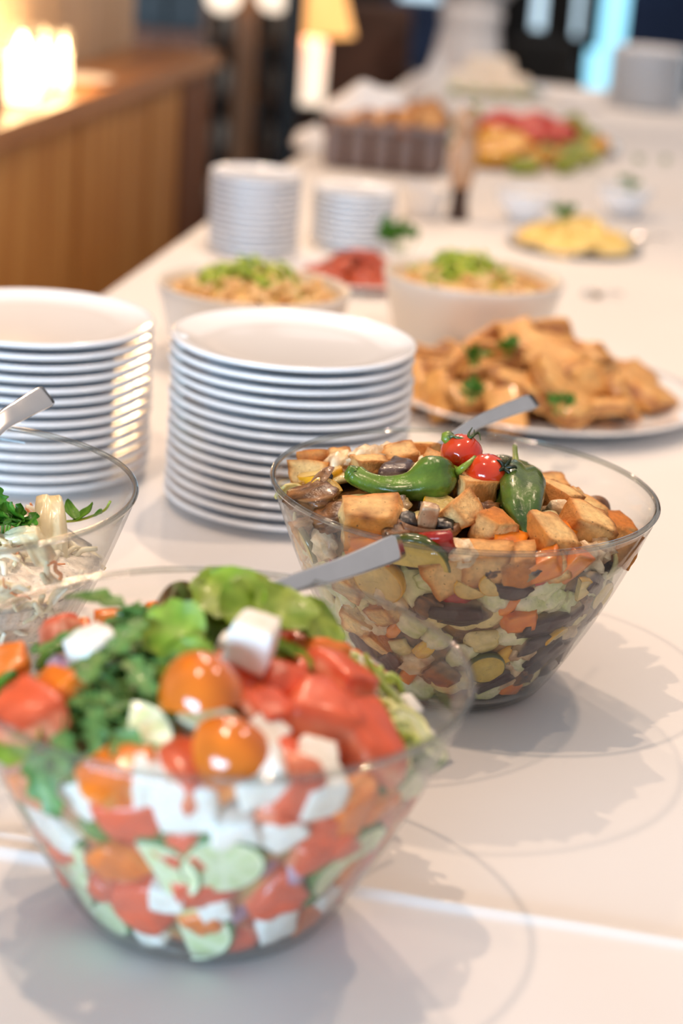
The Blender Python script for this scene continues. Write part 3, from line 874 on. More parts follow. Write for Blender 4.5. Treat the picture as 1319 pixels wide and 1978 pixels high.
def tomato_wedge(R, seed, skin_c, flesh_c, seed_c):
    """a quarter of a tomato: skin and wet flesh faces"""
    n, mm = 12, 10; V, C, Fc = [], [], []
    for j in range(mm + 1):
        th = PI * j / mm
        for i in range(n + 1):
            a = (PI * 0.62) * i / n - PI * 0.31
            k = R * (1 + 0.04 * noise.noise(Vector((a, th, seed))))
            V.append((k * math.sin(th) * math.cos(a), k * math.sin(th) * math.sin(a), 0.85 * k * math.cos(th))); C.append(mixc(skin_c, tuple(x * 0.8 for x in skin_c), 0.5 + noise.noise(Vector((a * 2, th * 2, seed)))))
    for j in range(mm):
        for i in range(n): q = j * (n + 1) + i; Fc.append((q, q + n + 1, q + n + 2, q + 1))
    skin = mesh('skin', V, Fc, M['tomato'], cols=C)
    V2, C2, F2 = [], [], []
    for s_ in (0, n):
        b = len(V2)
        for j in range(mm + 1):
            v = V[j * (n + 1) + s_]
            for k in range(5):
                u = k / 4; V2.append((v[0] * (1 - u), v[1] * (1 - u), v[2])); C2.append(flesh_c if k in (0, 4) or j % 4 == 0 else mixc(flesh_c, seed_c, 0.8))
        for j in range(mm):
            for k in range(4):
                q = b + j * 5 + k; f = (q, q + 1, q + 6, q + 5); F2.append(f if s_ == 0 else f[::-1])
    return [('skin', skin), ('flesh', mesh('flesh', V2, F2, M['crisp'], cols=C2))]


def p_tom(skin, flesh, pale):
    def p(v, n, s):
        if v[2] > 0.55: return mixc(skin, tuple(x * 1.15 for x in skin), 0.5 + nz3(v, 1.5, s))
        return mixc(flesh, pale if nz3(v, 2.6, s + 4) > 0.12 else skin, 0.7 * abs(nz3(v, 2.0, s + 2)) * 2)
    return p


for s in range(3):
    var('tomato_wedge', tomato_wedge(0.026 + 0.002 * s, 160 + s, rgb(222, 66, 34), rgb(240, 128, 92), rgb(230, 104, 56)))
    var('orange_tomato_wedge', tomato_wedge(0.024 + 0.002 * s, 170 + s, rgb(232, 120, 22), rgb(246, 160, 70), rgb(238, 140, 40)))
    var('tomato_piece', [('tomato_piece', block('tomato_piece', (0.036 + 0.003 * s, 0.031, 0.024), 165 + s, 'crisp', p_tom(rgb(220, 92, 54), rgb(236, 136, 98), rgb(246, 178, 138)), 0.55, 0.18, 0.22, 1.2, 0.05))])
    var('orange_tomato_piece', [('orange_tomato_piece', block('orange_tomato_piece', (0.034 + 0.003 * s, 0.029, 0.022), 175 + s, 'crisp', p_tom(rgb(230, 118, 20), rgb(240, 148, 56), rgb(248, 186, 110)), 0.42, 0.22, 0.22, 1.2, 0.06))])
    var('feta_cube', [('feta_cube', block('feta_cube', (0.023, 0.021, 0.019 + 0.002 * s), 180 + s, 'cheese', solid(rgb(252, 250, 244), rgb(244, 238, 226)), 0.16, 0.12, 0.14, fine=0.05))])
    var('red_onion_petal', [('red_onion_petal', shell('red_onion_petal', 0.020, 1.9, 0.012, 0.0025, 190 + s, 'crisp', rgb(232, 206, 222), rgb(128, 52, 98)))])
    var('green_pepper_piece', [('green_pepper_piece', shell('green_pepper_piece', 0.020, 1.4, 0.016, 0.004, 195 + s, 'skin', rgb(96, 150, 36), rgb(58, 108, 22)))])


def leaf(name, L, Wd, lobes, seed, c1, c2, bend=1.2, mat='leaf', depth=0.45, stalk=0.25):
    """a lobed leaf with a raised midrib, bent along its length; thickness is modelled"""
    n, k = 22, 7; V, C, Fc = [], [], []
    for side in (0, 1):
        for j in range(n + 1):
            u = j / n
            env = math.sin(PI * min(1, max(0.02, (u - stalk) / (1 - stalk) * 0.9 + 0.1))) ** 0.7 if u > stalk else 0.08
            w = Wd * 0.5 * max(0.05, env * (1 - depth * 0.5 * (1 + math.cos(2 * PI * lobes * u))))
            a = bend * u
            x0 = L * (math.sin(a) / bend if abs(bend) > 0.01 else u); z0 = L * ((1 - math.cos(a)) / bend if abs(bend) > 0.01 else 0)
            for i in range(k):
                v = i / (k - 1) * 2 - 1
                y = v * w
                z = z0 + 0.10 * Wd * abs(v) ** 1.5 + 0.05 * Wd * math.sin(9 * u + 3 * v + seed) * abs(v)
                V.append((x0, y, z - side * 0.0006)); C.append(mixc(c1, c2, 0.5 + 0.8 * noise.noise(Vector((u * 4, v * 2, seed))) + (0.5 if i == k // 2 else 0)))
    m_ = (n + 1) * k
    for j in range(n):
        for i in range(k - 1):
            q = j * k + i; Fc.append((q, q + 1, q + k + 1, q + k)); Fc.append((m_ + q, m_ + q + k, m_ + q + k + 1, m_ + q + 1))
    return mesh(name, V, Fc, M[mat], cols=C)


for s in range(4):
    var('rocket_leaf', [('rocket_leaf', leaf('rocket_leaf', 0.060 + 0.006 * s, 0.030, 4 + s % 2, 200 + s, rgb(84, 142, 72), rgb(140, 176, 92), -0.5 - 0.22 * s))])
    var('lettuce_leaf', [('lettuce_leaf', leaf('lettuce_leaf', 0.05, 0.046, 3, 210 + s, rgb(126, 168, 36), rgb(178, 200, 76), -0.8, depth=0.15, stalk=0.02))])


def strand(name, L, r, seed, mat, c1, c2, curl=1.0):
    rr = random.Random(seed)
    pts = [(L * (k / 5 - 0.5), rr.uniform(-1, 1) * L * 0.16 * curl, rr.uniform(-1, 1) * L * 0.10 * curl) for k in range(6)]
    P = spline(pts, 14); cs = [mixc(c1, c2, k / 14 + rr.uniform(-.2, .2)) for k in range(15)]
    return mesh_sweep(name, P, [r * (0.6 + 0.4 * math.sin(PI * k / 14)) for k in range(15)], cs, mat)


def mesh_sweep(name, P, R, cs, mat, flat=1.0):
    return sweep(P, R, [x * flat for x in R], n=7, power=2.0, cols=cs, name=name, mat=M[mat])


for s in range(4):
    var('sprout_strand', [('sprout_strand', strand('sprout_strand', 0.05, 0.0026, 220 + s, 'crisp', rgb(232, 232, 170), rgb(158, 184, 62)))])
    var('cabbage_strand', [('cabbage_strand', strand('cabbage_strand', 0.055, 0.0034, 230 + s, 'crisp', rgb(252, 246, 226), rgb(238, 226, 188)))])
    var('carrot_strand', [('carrot_strand', strand('carrot_strand', 0.05, 0.0018, 240 + s, 'crisp', rgb(246, 176, 116), rgb(236, 150, 86)))])
    var('spring_onion_shred', [('spring_onion_shred', strand('spring_onion_shred', 0.05, 0.0036, 250 + s, 'crisp', rgb(196, 206, 70), rgb(120, 156, 30), 1.6))])
    var('pasta_twist', [('pasta_twist', strand('pasta_twist', 0.042, 0.006, 260 + s, 'wet', rgb(240, 212, 156), rgb(232, 180, 112), 0.8))])
    var('cabbage_ribbon', [('cabbage_ribbon', shell('cabbage_ribbon', 0.035, 1.5, 0.018, 0.0016, 270 + s, 'crisp', rgb(252, 244, 214), rgb(240, 220, 170), ruffle=0.003))])


def parsley(name, parent, seed, n=7, size=0.03):
    r = random.Random(seed)
    for k in range(n):
        st = Vector((r.uniform(-.3, .3) * size, r.uniform(-.3, .3) * size, 0)); tip = st * 2.2 + Vector((0, 0, size * r.uniform(0.5, 0.9)))
        link('stem', mesh_sweep('stem', spline([st, (st + tip) / 2 + Vector((0, 0, 0.002)), tip], 6), [0.0009] * 7, [rgb(110, 160, 50)] * 7, 'crisp'), parent=parent)
        for q in range(2):
            a = r.uniform(0, 6.28)
            link('leaf', leaf('leaf', size * 0.8, size * 0.75, 3, seed + k * 3 + q, rgb(52, 122, 30), rgb(98, 160, 48), 1.0, stalk=0.05), parent=parent, loc=tip, rot=(0, r.uniform(-0.5, 0.3), a))


# ------------------------------------------------------------------ glass bowls
BR, BH, BB, BT = 0.1588, 0.1683, 0.0799, 0.0032


def r_in(z):
    u = max(0, min(1, z / BH)); return BB + (BR - BB) * u + 0.006 * math.sin(PI * min(1, u * 1.0)) - BT


def glass_bowl(loc, lab):
    prof = [(0, 0.001), (BB - 0.012, 0.001), (BB - 0.002, 0.0025), (BB + 0.002, 0.006)]
    for k in range(1, 15):
        u = 0.04 + 0.96 * k / 14; prof.append((r_in(u * BH) + BT, u * BH))
    inner = [(r_in(BH * (0.06 + 0.94 * k / 14)), BH * (0.06 + 0.94 * k / 14)) for k in range(14, -1, -1)] + [(BB - 0.012, 0.0075), (0, 0.0075)]
    o = link('glass_bowl', lathe('glass_bowl', prof + inner, 128, M['glass']), loc=loc)
    rim = [(BR - BT / 2 + 0.0024 * math.cos(a), BH + 0.0024 * math.sin(a)) for a in [2 * PI * k / 10 for k in range(11)]]
    link('rim', lathe('rim', rim, 128, M['rim']), parent=o)
    foot = [(BB - 0.010 + 0.004 * math.cos(a), 0.0042 + 0.0034 * math.sin(a)) for a in [2 * PI * k / 8 for k in range(9)]]
    link('foot_ring', lathe('foot_ring', foot, 96, M['rim']), parent=o)
    return tag(o, lab, 'bowl')


class Bowl:
    def __init__(s, loc, ze, peak, off=(0, 0), rr=0.148):
        s.loc = Vector(loc); s.ze, s.peak, s.off, s.rr = ze, peak, Vector((off[0], off[1], 0)), rr

    def dome(s, x, y):
        """height of the heaped food over the bowl's own origin"""
        d = math.hypot(x - s.off.x, y - s.off.y) / s.rr
        return s.ze + (s.peak - s.ze) * max(-0.3, 1 - d * d)

    def hit_top(s, px, py, up=0.0):
        d = Vector(ray(px, py)); t = 0.6; best = None
        while t < 3:
            p = Vector(CAM) + d * t - s.loc
            if math.hypot(p.x, p.y) < BR - 0.012:
                e = p.z - s.dome(p.x, p.y) - up
                if best is None or e < best[0]: best = (e, p)
                if e < 0: break
            t += 0.001
        if best is None: raise ValueError('pixel %s misses the bowl' % ((px, py),))
        p = best[1].copy(); p.z = min(p.z - up, s.dome(p.x, p.y)); g = 0.004
        n = Vector((s.dome(p.x - g, p.y) - s.dome(p.x + g, p.y), s.dome(p.x, p.y - g) - s.dome(p.x, p.y + g), 2 * g)).normalized()
        return p, n

    def hit_wall(s, px, py):
        d = Vector(ray(px, py)); t = 0.6
        while t < 3:
            p = Vector(CAM) + d * t - s.loc
            if 0.004 < p.z < BH and math.hypot(p.x, p.y) < r_in(p.z): break
            t += 0.001
        return p, s.wall_n(p)

    def wall_n(s, p):
        k = (BR - BB) / BH; q = Vector((p.x, p.y, 0)).normalized()
        return Vector((q.x, q.y, -k)).normalized()


FOOD = []                                                # (object, bowl key, zone, kind words, where words, world point)


def piece(kind, p, n, spin, sc=1.0, v=None, flip=False, tilt=0.0):
    """copy one piece of food: its root and each of its parts"""
    vs = CH[kind]; parts = vs[(v if v is not None else random.randrange(len(vs))) % len(vs)]
    q = Vector(n).to_track_quat('Z', 'Y').to_matrix().to_4x4()
    if 'tomato_wedge' in kind:                           # lay the wedge on its skin or on its cut
        tw = Matrix.Rotation(-PI / 2 if random.random() < 2 else PI / 2, 4, 'Y')
    else: tw = Matrix.Identity(4)
    R = q @ Matrix.Rotation(spin, 4, 'Z') @ tw @ Matrix.Rotation(tilt, 4, 'X') @ (Matrix.Rotation(PI, 4, 'X') if flip else Matrix.Identity(4))
    mw = Matrix.Translation(p) @ R @ Matrix.Scale(sc, 4)
    if len(parts) == 1:
        o = bpy.data.objects.new(kind, parts[0][1]); COL.objects.link(o); o.matrix_world = mw
        return o
    o = bpy.data.objects.new(kind, None); COL.objects.link(o); o.empty_display_size = 0.01; o.matrix_world = mw
    for pt in parts:
        c = bpy.data.objects.new(pt[0], pt[1]); COL.objects.link(c); c.parent = o
        if len(pt) > 2: c.location = pt[2]
    return o


DEPTH = {'tomato_piece': 0.012, 'orange_tomato_piece': 0.011, 'bread_cube': 0.012, 'chicken_piece': 0.012, 'onion_petal': 0.003, 'cabbage_piece': 0.003, 'orange_pepper_strip': 0.003, 'red_pepper_piece': 0.003, 'yellow_pepper_piece': 0.003, 'aubergine_piece': 0.006, 'carrot_piece': 0.005, 'fried_mushroom': 0.009,
         'courgette_slice': 0.004, 'yellow_squash_slice': 0.004, 'cucumber_slice': 0.006, 'mushroom_half': 0.012, 'tomato_wedge': 0.02, 'orange_tomato_wedge': 0.018, 'feta_cube': 0.011, 'red_onion_petal': 0.003, 'green_pepper_piece': 0.003, 'rocket_leaf': 0.004, 'lettuce_leaf': 0.006,
         'sprout_strand': 0.003, 'cabbage_strand': 0.004, 'carrot_strand': 0.002, 'spring_onion_shred': 0.004, 'pasta_twist': 0.006, 'cabbage_ribbon': 0.003}


def put(b, key, zone, kind, px=None, py=None, sc=1.0, spin=None, lift=0.0, p=None, v=None, tilt=0.0, n=None, label=None, flip=False):
    """zone 'top' lays the piece on the heap, 'wall' presses it against the inside of the glass"""
    if p is None: p, n0 = b.hit_top(px, py, DEPTH[kind] * sc * 0.45 + lift) if zone == 'top' else b.hit_wall(px, py)
    else: n0 = None
    if n is None:
        n = n0 if n0 is not None else (b.wall_n(p) if zone == 'wall' else Vector((0, 0, 1)))
    d = DEPTH[kind] * sc
    if zone == 'wall':
        ext = {'tomato_piece': 0.016, 'orange_tomato_piece': 0.016, 'cucumber_slice': 0.018}.get(kind, 0.012) * sc + 0.006
        if p.z < ext:
            h = math.hypot(p.x, p.y); k_ = (r_in(ext) - 0.004) / h; p = Vector((p.x * k_, p.y * k_, ext))
    q = p + n * (d * 0.45 + lift) if zone == 'top' else p - n * (d * 1.0 + 0.0008)
    if zone == 'top':
        r = math.hypot(q.x, q.y); lim = r_in(min(q.z, BH)) - 0.011 * sc - d * 0.5
        if r > lim: q = Vector((q.x * lim / r, q.y * lim / r, q.z))
    if spin is None: spin = random.uniform(0, 2 * PI)
    o = piece(kind, b.loc + q, n, spin, sc, v, flip, tilt)
    b.taken.append((q, zone, sc))
    FOOD.append([o, key, zone, kind, b.loc + q, label])
    return o


def fill_zone(b, key, zone, kinds, gap, n_try, rnd, tiltmax=0.5, smin=0.8, smax=1.1, amin=-1.5, amax=1.5, ztop=None):
    names_ = [k for k, w in kinds]; wts = [w for k, w in kinds]
    cdir = math.atan2(-b.loc.y, -b.loc.x)
    for _ in range(n_try):
        if zone == 'top':
            a = rnd.uniform(0, 2 * PI); r = math.sqrt(rnd.random()) * 0.149
            x, y = r * math.cos(a), r * math.sin(a); z = b.dome(x, y)
            if r > r_in(z) - 0.010: continue
            p = Vector((x, y, z)); g = 0.004
            n = Vector((b.dome(x - g, y) - b.dome(x + g, y), b.dome(x, y - g) - b.dome(x, y + g), 2 * g)).normalized()
        else:
            u = rnd.random(); a = cdir + rnd.uniform(amin, amax)
            r0 = 0.012 + u * ((ztop or b.ze) - 0.012)
            rr = r_in(r0); lim = b.dome(rr * math.cos(a), rr * math.sin(a)) - 0.004
            if r0 > lim: continue
            p = Vector((rr * math.cos(a), rr * math.sin(a), r0)); n = b.wall_n(p)
        sc = rnd.uniform(smin, smax)
        if any((q - p).length < gap * 0.5 * (sc + s2) for q, zn, s2 in b.taken if zn == zone): continue
        k = rnd.choices(names_, wts)[0]
        n2 = (n + Vector((rnd.uniform(-1, 1), rnd.uniform(-1, 1), rnd.uniform(-1, 1))) * (tiltmax if zone == 'top' else tiltmax * 0.35)).normalized()
        put(b, key, zone, k, sc=sc, spin=rnd.uniform(0, 6.28), p=p, n=n2, v=rnd.randrange(8), lift=rnd.uniform(0, 0.004) if zone == 'top' else 0)


def core(b, lab, c1, c2, c3, inset=0.011, drop=0.010):
    """the mixed mass between the pieces, nobody could count it"""
    V, C, Fc = [], [], []; n, m1, m2 = 80, 14, 14
    for j in range(m1 + 1):
        z = 0.010 + (b.ze - 0.014) * j / m1
        for i in range(n):
            a = 2 * PI * i / n; r = r_in(z) - inset * (1 if j else 1.4)
            lim = b.dome(r * math.cos(a), r * math.sin(a)) - drop
            k = 1 + 0.03 * noise.noise(Vector((math.cos(a) * 6, math.sin(a) * 6, z * 70)))
            V.append((r * k * math.cos(a), r * k * math.sin(a), min(z, lim)))
    for j in range(1, m2 + 1):
        for i in range(n):
            a = 2 * PI * i / n; r = (r_in(b.ze) - inset) * (1 - j / m2)
            V.append((r * math.cos(a), r * math.sin(a), b.dome(r * math.cos(a), r * math.sin(a)) - drop + 0.004 * noise.noise(Vector((r * math.cos(a) * 80, r * math.sin(a) * 80, 3)))))
    for v in V:
        t = 0.5 + 1.3 * noise.noise(Vector(v) * 55); C.append(mixc(mixc(c1, c2, t), c3, 1.5 * noise.noise(Vector(v) * 80 + Vector((9, 2, 4)))))
    for j in range(m1 + m2):
        for i in range(n):
            i2 = (i + 1) % n; Fc.append((j * n + i, j * n + i2, (j + 1) * n + i2, (j + 1) * n + i))
    Fc.append(tuple(range(n - 1, -1, -1)))
    o = link('salad_filling', mesh('salad_filling', V, Fc, M['fill'], cols=C), loc=b.loc)
    tag(o, lab, 'salad', kind='stuff')


def spoon(name, pts, w_end, w_mid, lab, bowl_len=0.07, up=(0, 0, 1), t=0.0016):
    """serving spoon: pts run from the hidden bowl of the spoon to the end of the handle"""
    P = spline(pts, 30); n = len(P)
    ws = [w_mid + (w_end - w_mid) * (k / (n - 1)) ** 1.6 for k in range(n)]
    ws[-1] *= 0.82; ws[-2] *= 0.97
    ts = [t * (1.25 - 0.35 * k / (n - 1)) for k in range(n)]
    o = tag(empty(name, P[0]), lab, 'spoon')
    Q = [p - P[0] for p in P]
    link('handle', sweep(Q, ws, ts, up, n=14, power=3.2, name='handle', mat=M['steel']), parent=o)
    d = (P[0] - P[2]).normalized()
    V, Fc = [], []; s = d.cross(Vector(up)).normalized(); u = s.cross(d)
    nu, nv = 14, 9
    for side in (0, 1):
        for j in range(nu + 1):
            x = j / nu; wd = 0.026 * math.sin(PI * (0.06 + 0.94 * x) ** 0.8) ** 0.6
            for i in range(nv):
                v = i / (nv - 1) * 2 - 1
                V.append(d * (x * bowl_len) + s * (v * wd) + u * (0.012 * (v * v - 1) * math.sin(PI * x) - side * 0.0014))
    m_ = (nu + 1) * nv
    for j in range(nu):
        for i in range(nv - 1):
            q = j * nv + i; Fc.append((q, q + 1, q + nv + 1, q + nv)); Fc.append((m_ + q, m_ + q + nv, m_ + q + nv + 1, m_ + q + 1))
    link('scoop', mesh('scoop', V, Fc, M['steel']), parent=o)
    return o


# ---------------------------------------------------------------- middle bowl: roasted vegetables and bread
LB = Vector((0.0987, 1.4587, 0.0005))
glass_bowl(LB, 'clear glass bowl of roasted vegetable and bread salad, in sharp focus')
B = Bowl(LB, 0.138, 0.176, (-0.030, -0.026), 0.145); B.taken = []
core(B, 'roasted vegetable mix packed between the pieces of the sharp middle bowl', rgb(112, 74, 34), rgb(160, 120, 64), rgb(40, 24, 14))  # mix darkened so the gaps between pieces look shaded


def pb(kind, px, py, **k): return put(B, 'B', 'top', kind, px, py, **k)


def wb_(kind, px, py, **k): return put(B, 'B', 'wall', kind, px, py, **k)


def pepper(b, path, radii, stem, lab, c1, c2, seed, lobes=3, group=None):
    """small green frying pepper: ridged body along a path, calyx and stem"""
    P = spline(path, 26); n = 20; o_ = P[0].copy()
    V, C, Fc = [], [], []
    up = Vector((0, 0, 1))
    rs = [x.x for x in spline([(r, 0, 0) for r in radii], 26)]
    for j, p in enumerate(P):
        t = (P[min(j + 1, 26)] - P[max(j - 1, 0)]).normalized(); s = t.cross(up)
        if s.length < 1e-3: s = Vector((1, 0, 0))
        s.normalize(); u = s.cross(t)
        for i in range(n):
            a = 2 * PI * i / n
            w = 1 - 0.30 * abs(math.sin(a * lobes / 2 + 0.7 + j * 0.05)) ** 6 + 0.08 * noise.noise(Vector((math.cos(a) * 2, math.sin(a) * 2, j * 0.25 + seed)))
            r = max(0.0004, rs[j]) * w
            V.append(p - o_ + s * (r * math.cos(a)) + u * (r * math.sin(a)))
            C.append(mixc(c1, c2, 0.5 + 0.9 * noise.noise(Vector((math.cos(a) * 1.5, math.sin(a) * 1.5, j * 0.15 + seed)))))
    for j in range(26):
        for i in range(n):
            i2 = (i + 1) % n; Fc.append((j * n + i, j * n + i2, (j + 1) * n + i2, (j + 1) * n + i))
    Fc.append(tuple(range(n - 1, -1, -1))); Fc.append(tuple(26 * n + i for i in range(n)))
    o = tag(empty('green_pepper', o_), lab, 'pepper', group)
    link('body', mesh('body', V, Fc, M['pepper'], cols=C), parent=o)
    S = spline([Vector(x) - o_ for x in stem], 12)
    link('stem', mesh_sweep('stem', S, [0.0038 - 0.0018 * k / 12 if k < 11 else 0.0024 for k in range(13)], [mixc(rgb(150, 170, 60), rgb(110, 132, 40), k / 12) for k in range(13)], 'wet'), parent=o)
    d = (S[1] - S[0]).normalized(); q = d.to_track_quat('Z', 'Y')
    cal = lathe('calyx', [(0.0015, 0.004), (0.0055, 0.0025), (0.0085, -0.0005), (0.0082, -0.0018), (0.004, 0.0), (0, 0.001)], 14)
    ca = cal.color_attributes.new('Col', 'FLOAT_COLOR', 'POINT')
    ca.data.foreach_set('color', np.tile(np.array(rgb(120, 148, 44) + (1,), dtype=np.float32), len(cal.vertices)))
    cal.materials.append(M['wet'])
    c = link('calyx', cal, parent=o, loc=S[0]); c.rotation_mode = 'QUATERNION'; c.rotation_quaternion = q
    return o


def tp(px, py, lift=0.0):
    p, n = B.hit_top(px, py, lift)
    return B.loc + p + Vector((0, 0, lift))


# big green pepper lying to the left
pepper(B, [tp(878, 918, .014), tp(852, 920, .016), tp(826, 930, .014), tp(790, 942, .010), tp(745, 942, .010), tp(705, 930, .012), tp(682, 915, .017), tp(676, 902, .024)],
       [0.004, 0.0165, 0.0185, 0.0125, 0.0095, 0.0085, 0.0085, 0.002], [tp(878, 916, .016), tp(896, 902, .026), tp(918, 884, .032)],
       'long curled green pepper lying left of the cherry tomatoes', rgb(62, 96, 24), rgb(112, 138, 40), 3)
# the upright one at the right: wide shoulders, two drooping tips
pepper(B, [tp(1000, 908, .016), tp(1002, 930, .016), tp(1004, 958, .016), tp(1007, 990, .014), tp(1012, 1014, .013), tp(1018, 1034, .012)],
       [0.004, 0.0190, 0.0212, 0.0180, 0.0105, 0.003], [tp(999, 910, .018), tp(996, 890, .026), tp(994, 862, .034)],
       'plump ridged green pepper with its stem upright, right of the cherry tomatoes', rgb(44, 74, 22), rgb(98, 118, 40), 8, 4)
pepper(B, [tp(936, 888, .008), tp(960, 890, .012), tp(990, 893, .013), tp(1015, 896, .012), tp(1036, 893, .012), tp(1044, 886, .016)],
       [0.003, 0.010, 0.012, 0.0115, 0.009, 0.003], [tp(1036, 898, .008), tp(1056, 906, .007), tp(1080, 908, .006)],
       'wrinkled dark green pepper lying behind the plump upright pepper', rgb(46, 58, 14), rgb(84, 92, 28), 17, 3)


def cherry(px, py, R, lab, seed, lift, split=False):
    c0 = tp(px, py, lift); V, Fc = ICO3; out, C = [], []
    for v in V:
        wr = 0.02 * nz3(v, 2.2, seed) - 0.016 * max(0, 1 - abs(nz3(v, 2.4, seed + 6)) * 9)
        k = R * (1 + wr); out.append(Vector((v[0] * k, v[1] * k, v[2] * k * 0.93)))
        C.append(mixc(rgb(196, 36, 12), rgb(224, 74, 26), 0.4 + 0.8 * nz3(v, 1.2, seed) + 0.3 * v[2]))
    o = tag(empty('cherry_tomato', c0), lab, 'tomato')
    link('body', mesh('body', out, Fc, M['tomato'], cols=C), parent=o)
    return o, c0


ct, c0 = cherry(891, 876, 0.0172, 'roasted cherry tomato with its green stalk, topmost on the sharp salad', 5, 0.026)
S = spline([Vector(x) - c0 for x in [tp(864, 848, .036), tp(872, 842, .040), tp(884, 846, .040), tp(900, 848, .040), tp(912, 842, .042)]], 16)
link('stalk', mesh_sweep('stalk', S, [0.0062, 0.0066, 0.006, 0.0046, 0.003] + [0.0013] * 12, [rgb(120, 140, 44)] * 4 + [rgb(66, 84, 34)] * 13, 'wet'), parent=ct)
for k, (dx, dy) in enumerate([((914, 842), (916, 830)), ((924, 836), (928, 850)), ((905, 838), (912, 826))]):
    S2 = spline([Vector(tp(906, 846, .041)) - c0, Vector(tp(*dx, .043)) - c0, Vector(tp(*dy, .044)) - c0], 10)
    link('sepal', mesh_sweep('sepal', S2, [0.0016 - 0.0012 * k / 10 for k in range(11)], [rgb(60, 84, 30)] * 11, 'leaf'), parent=ct)
ct2, c1 = cherry(940, 914, 0.0168, 'split red cherry tomato with a charred calyx, lower of the two', 9, 0.022)
for k in range(5):
    a = 2 * PI * k / 5; d = Vector((math.cos(a), math.sin(a) * 0.5, math.sin(a) * 0.8)) * 0.010
    o_ = Vector((0.0125, -0.0075, 0.008))
    link('sepal', mesh_sweep('sepal', spline([o_, o_ + d * 0.6 + Vector((0.002, -0.002, 0.002)), o_ + d], 6), [0.0022, 0.002, 0.0018, 0.0015, 0.001, 0.0008, 0.0004], [rgb(36, 44, 18)] * 7, 'leaf'), parent=ct2)

# pieces one can pick out on the heap
for a in [('bread_cube', 720, 1003, 1.35, 0.5, 'large toasted bread cube at the front left of the heap'),
          ('bread_cube', 912, 945, 1.0, 0.9, 'pale toasted bread cube just below the split cherry tomato'),
          ('bread_cube', 950, 1018, 1.0, 0.2, 'toasted bread cube in front of the plump pepper tip'),
          ('bread_cube', 1050, 1042, 1.3, 1.2, 'white-faced browned bread cube at the front rim right of centre'),
          ('bread_cube', 1118, 1018, 1.35, 2.0, 'craggy browned bread chunk at the right front of the heap'),
          ('bread_cube', 1068, 965, 1.1, 2.4, 'toasted bread cube just right of the plump green pepper'),
          ('bread_cube', 630, 892, 1.1, 0.4, 'toasted bread piece at the left back of the heap'),
          ('bread_cube', 812, 868, 1.1, 1.1, 'toasted bread cube behind the cherry tomato stalk at the left'),
          ('bread_cube', 1082, 925, 1.25, 0.1, 'long toasted crust piece behind the plump pepper at the right'),
          ('bread_cube', 1232, 1014, 1.1, 0.6, 'toasted bread piece at the far right edge of the heap'),
          ('chicken_piece', 712, 890, 1.1, 0.2, 'ragged pale chicken piece behind the curled green pepper'),
          ('chicken_piece', 905, 985, 0.8, 0.7, 'small golden chicken piece in front of the bread cube centre'),
          ('onion_petal', 690, 960, 1.3, 0.3, 'pale cut onion piece below the tip of the curled pepper'),
          ('onion_petal', 937, 972, 1.35, 1.4, 'layered yellow onion piece between the two green peppers'),
          ('onion_petal', 838, 885, 0.9, 0.8, 'onion ring piece behind the body of the curled pepper'),
          ('onion_petal', 655, 915, 1.1, 2.2, 'pale onion petal at the left behind the pepper tip'),
          ('aubergine_piece', 772, 912, 1.3, 0.1, 'dark aubergine strip behind the curled green pepper'),
          ('yellow_squash_slice', 622, 918, 1.2, 0.7, 'curved yellow squash slice at the left side of the heap'),
          ('yellow_pepper_piece', 578, 955, 1.2, 0.2, 'yellow pepper piece at the far left edge of the heap'),
          ('fried_mushroom', 776, 884, 1.2, 0.2, 'brown fried mushroom behind the curled pepper'),
          ('fried_mushroom', 612, 965, 1.3, 0.4, 'dark fried mushroom at the left edge of the heap'),
          ('fried_mushroom', 640, 1000, 1.1, 0.9, 'glossy brown mushroom near the left front rim'),
          ('fried_mushroom', 1128, 955, 1.15, 1.9, 'dark charred mushroom at the right back of the heap'),
          ('fried_mushroom', 1198, 996, 1.0, 1.1, 'small dark mushroom at the right edge of the heap'),
          ('mushroom_half', 1168, 988, 0.6, 0.4, 'tan mushroom half at the right of the charred mushroom'),
          ('red_pepper_piece', 722, 868, 1.3, 0.4, 'red pepper piece at the back left of the heap'),
          ('red_pepper_piece', 822, 1040, 1.2, 0.2, 'red pepper piece at the front rim below the mushroom half'),
          ('carrot_piece', 975, 1052, 1.5, 0.8, 'bright orange carrot piece at the front rim'),
          ('carrot_piece', 1078, 1030, 1.4, 0.2, 'glossy orange piece right of the white-faced bread cube'),
          ('yellow_pepper_piece', 1182, 1016, 1.1, 1.0, 'yellow pepper piece at the right front of the heap')]:
    pb(a[0], a[1], a[2], sc=a[3], spin=a[4], label=a[5], lift=0.003)
# the mushroom half with black gills, cut side to the camera
mpos = tp(822, 1004, 0.012)
o = piece('mushroom_half', mpos, Vector((0.0, 0.25, 0.95)), 0.15, 1.15, 1, flip=False)
o.rotation_euler = (math.radians(200), math.radians(5), math.radians(8))
B.taken.append((mpos - B.loc, 'top', 1.2)); FOOD.append([o, 'B', 'top', 'mushroom_half', mpos, 'cut mushroom half showing black gills at the front of the heap'])
o = piece('bread_cube', tp(893, 990, 0.012), Vector((0.5, -0.6, 0.6)), 0.3, 0.9, 2)
FOOD.append([o, 'B', 'top', 'bread_cube', o.location.copy(), 'dark-crusted bread piece standing on edge right of the mushroom half'])
B.taken.append((tp(893, 990, 0.01) - B.loc, 'top', 1.0))
for px, py in [(850, 925), (825, 930), (800, 940), (775, 942), (750, 940), (725, 938), (700, 928), (680, 908), (1003, 925), (1003, 945), (1008, 1005), (1018, 1025), (1005, 985), (990, 1010), (891, 876), (940, 914), (960, 890), (1000, 893), (1030, 893)]:
    B.taken.append((B.hit_top(px, py, 0.012)[0], 'top', 1.5))
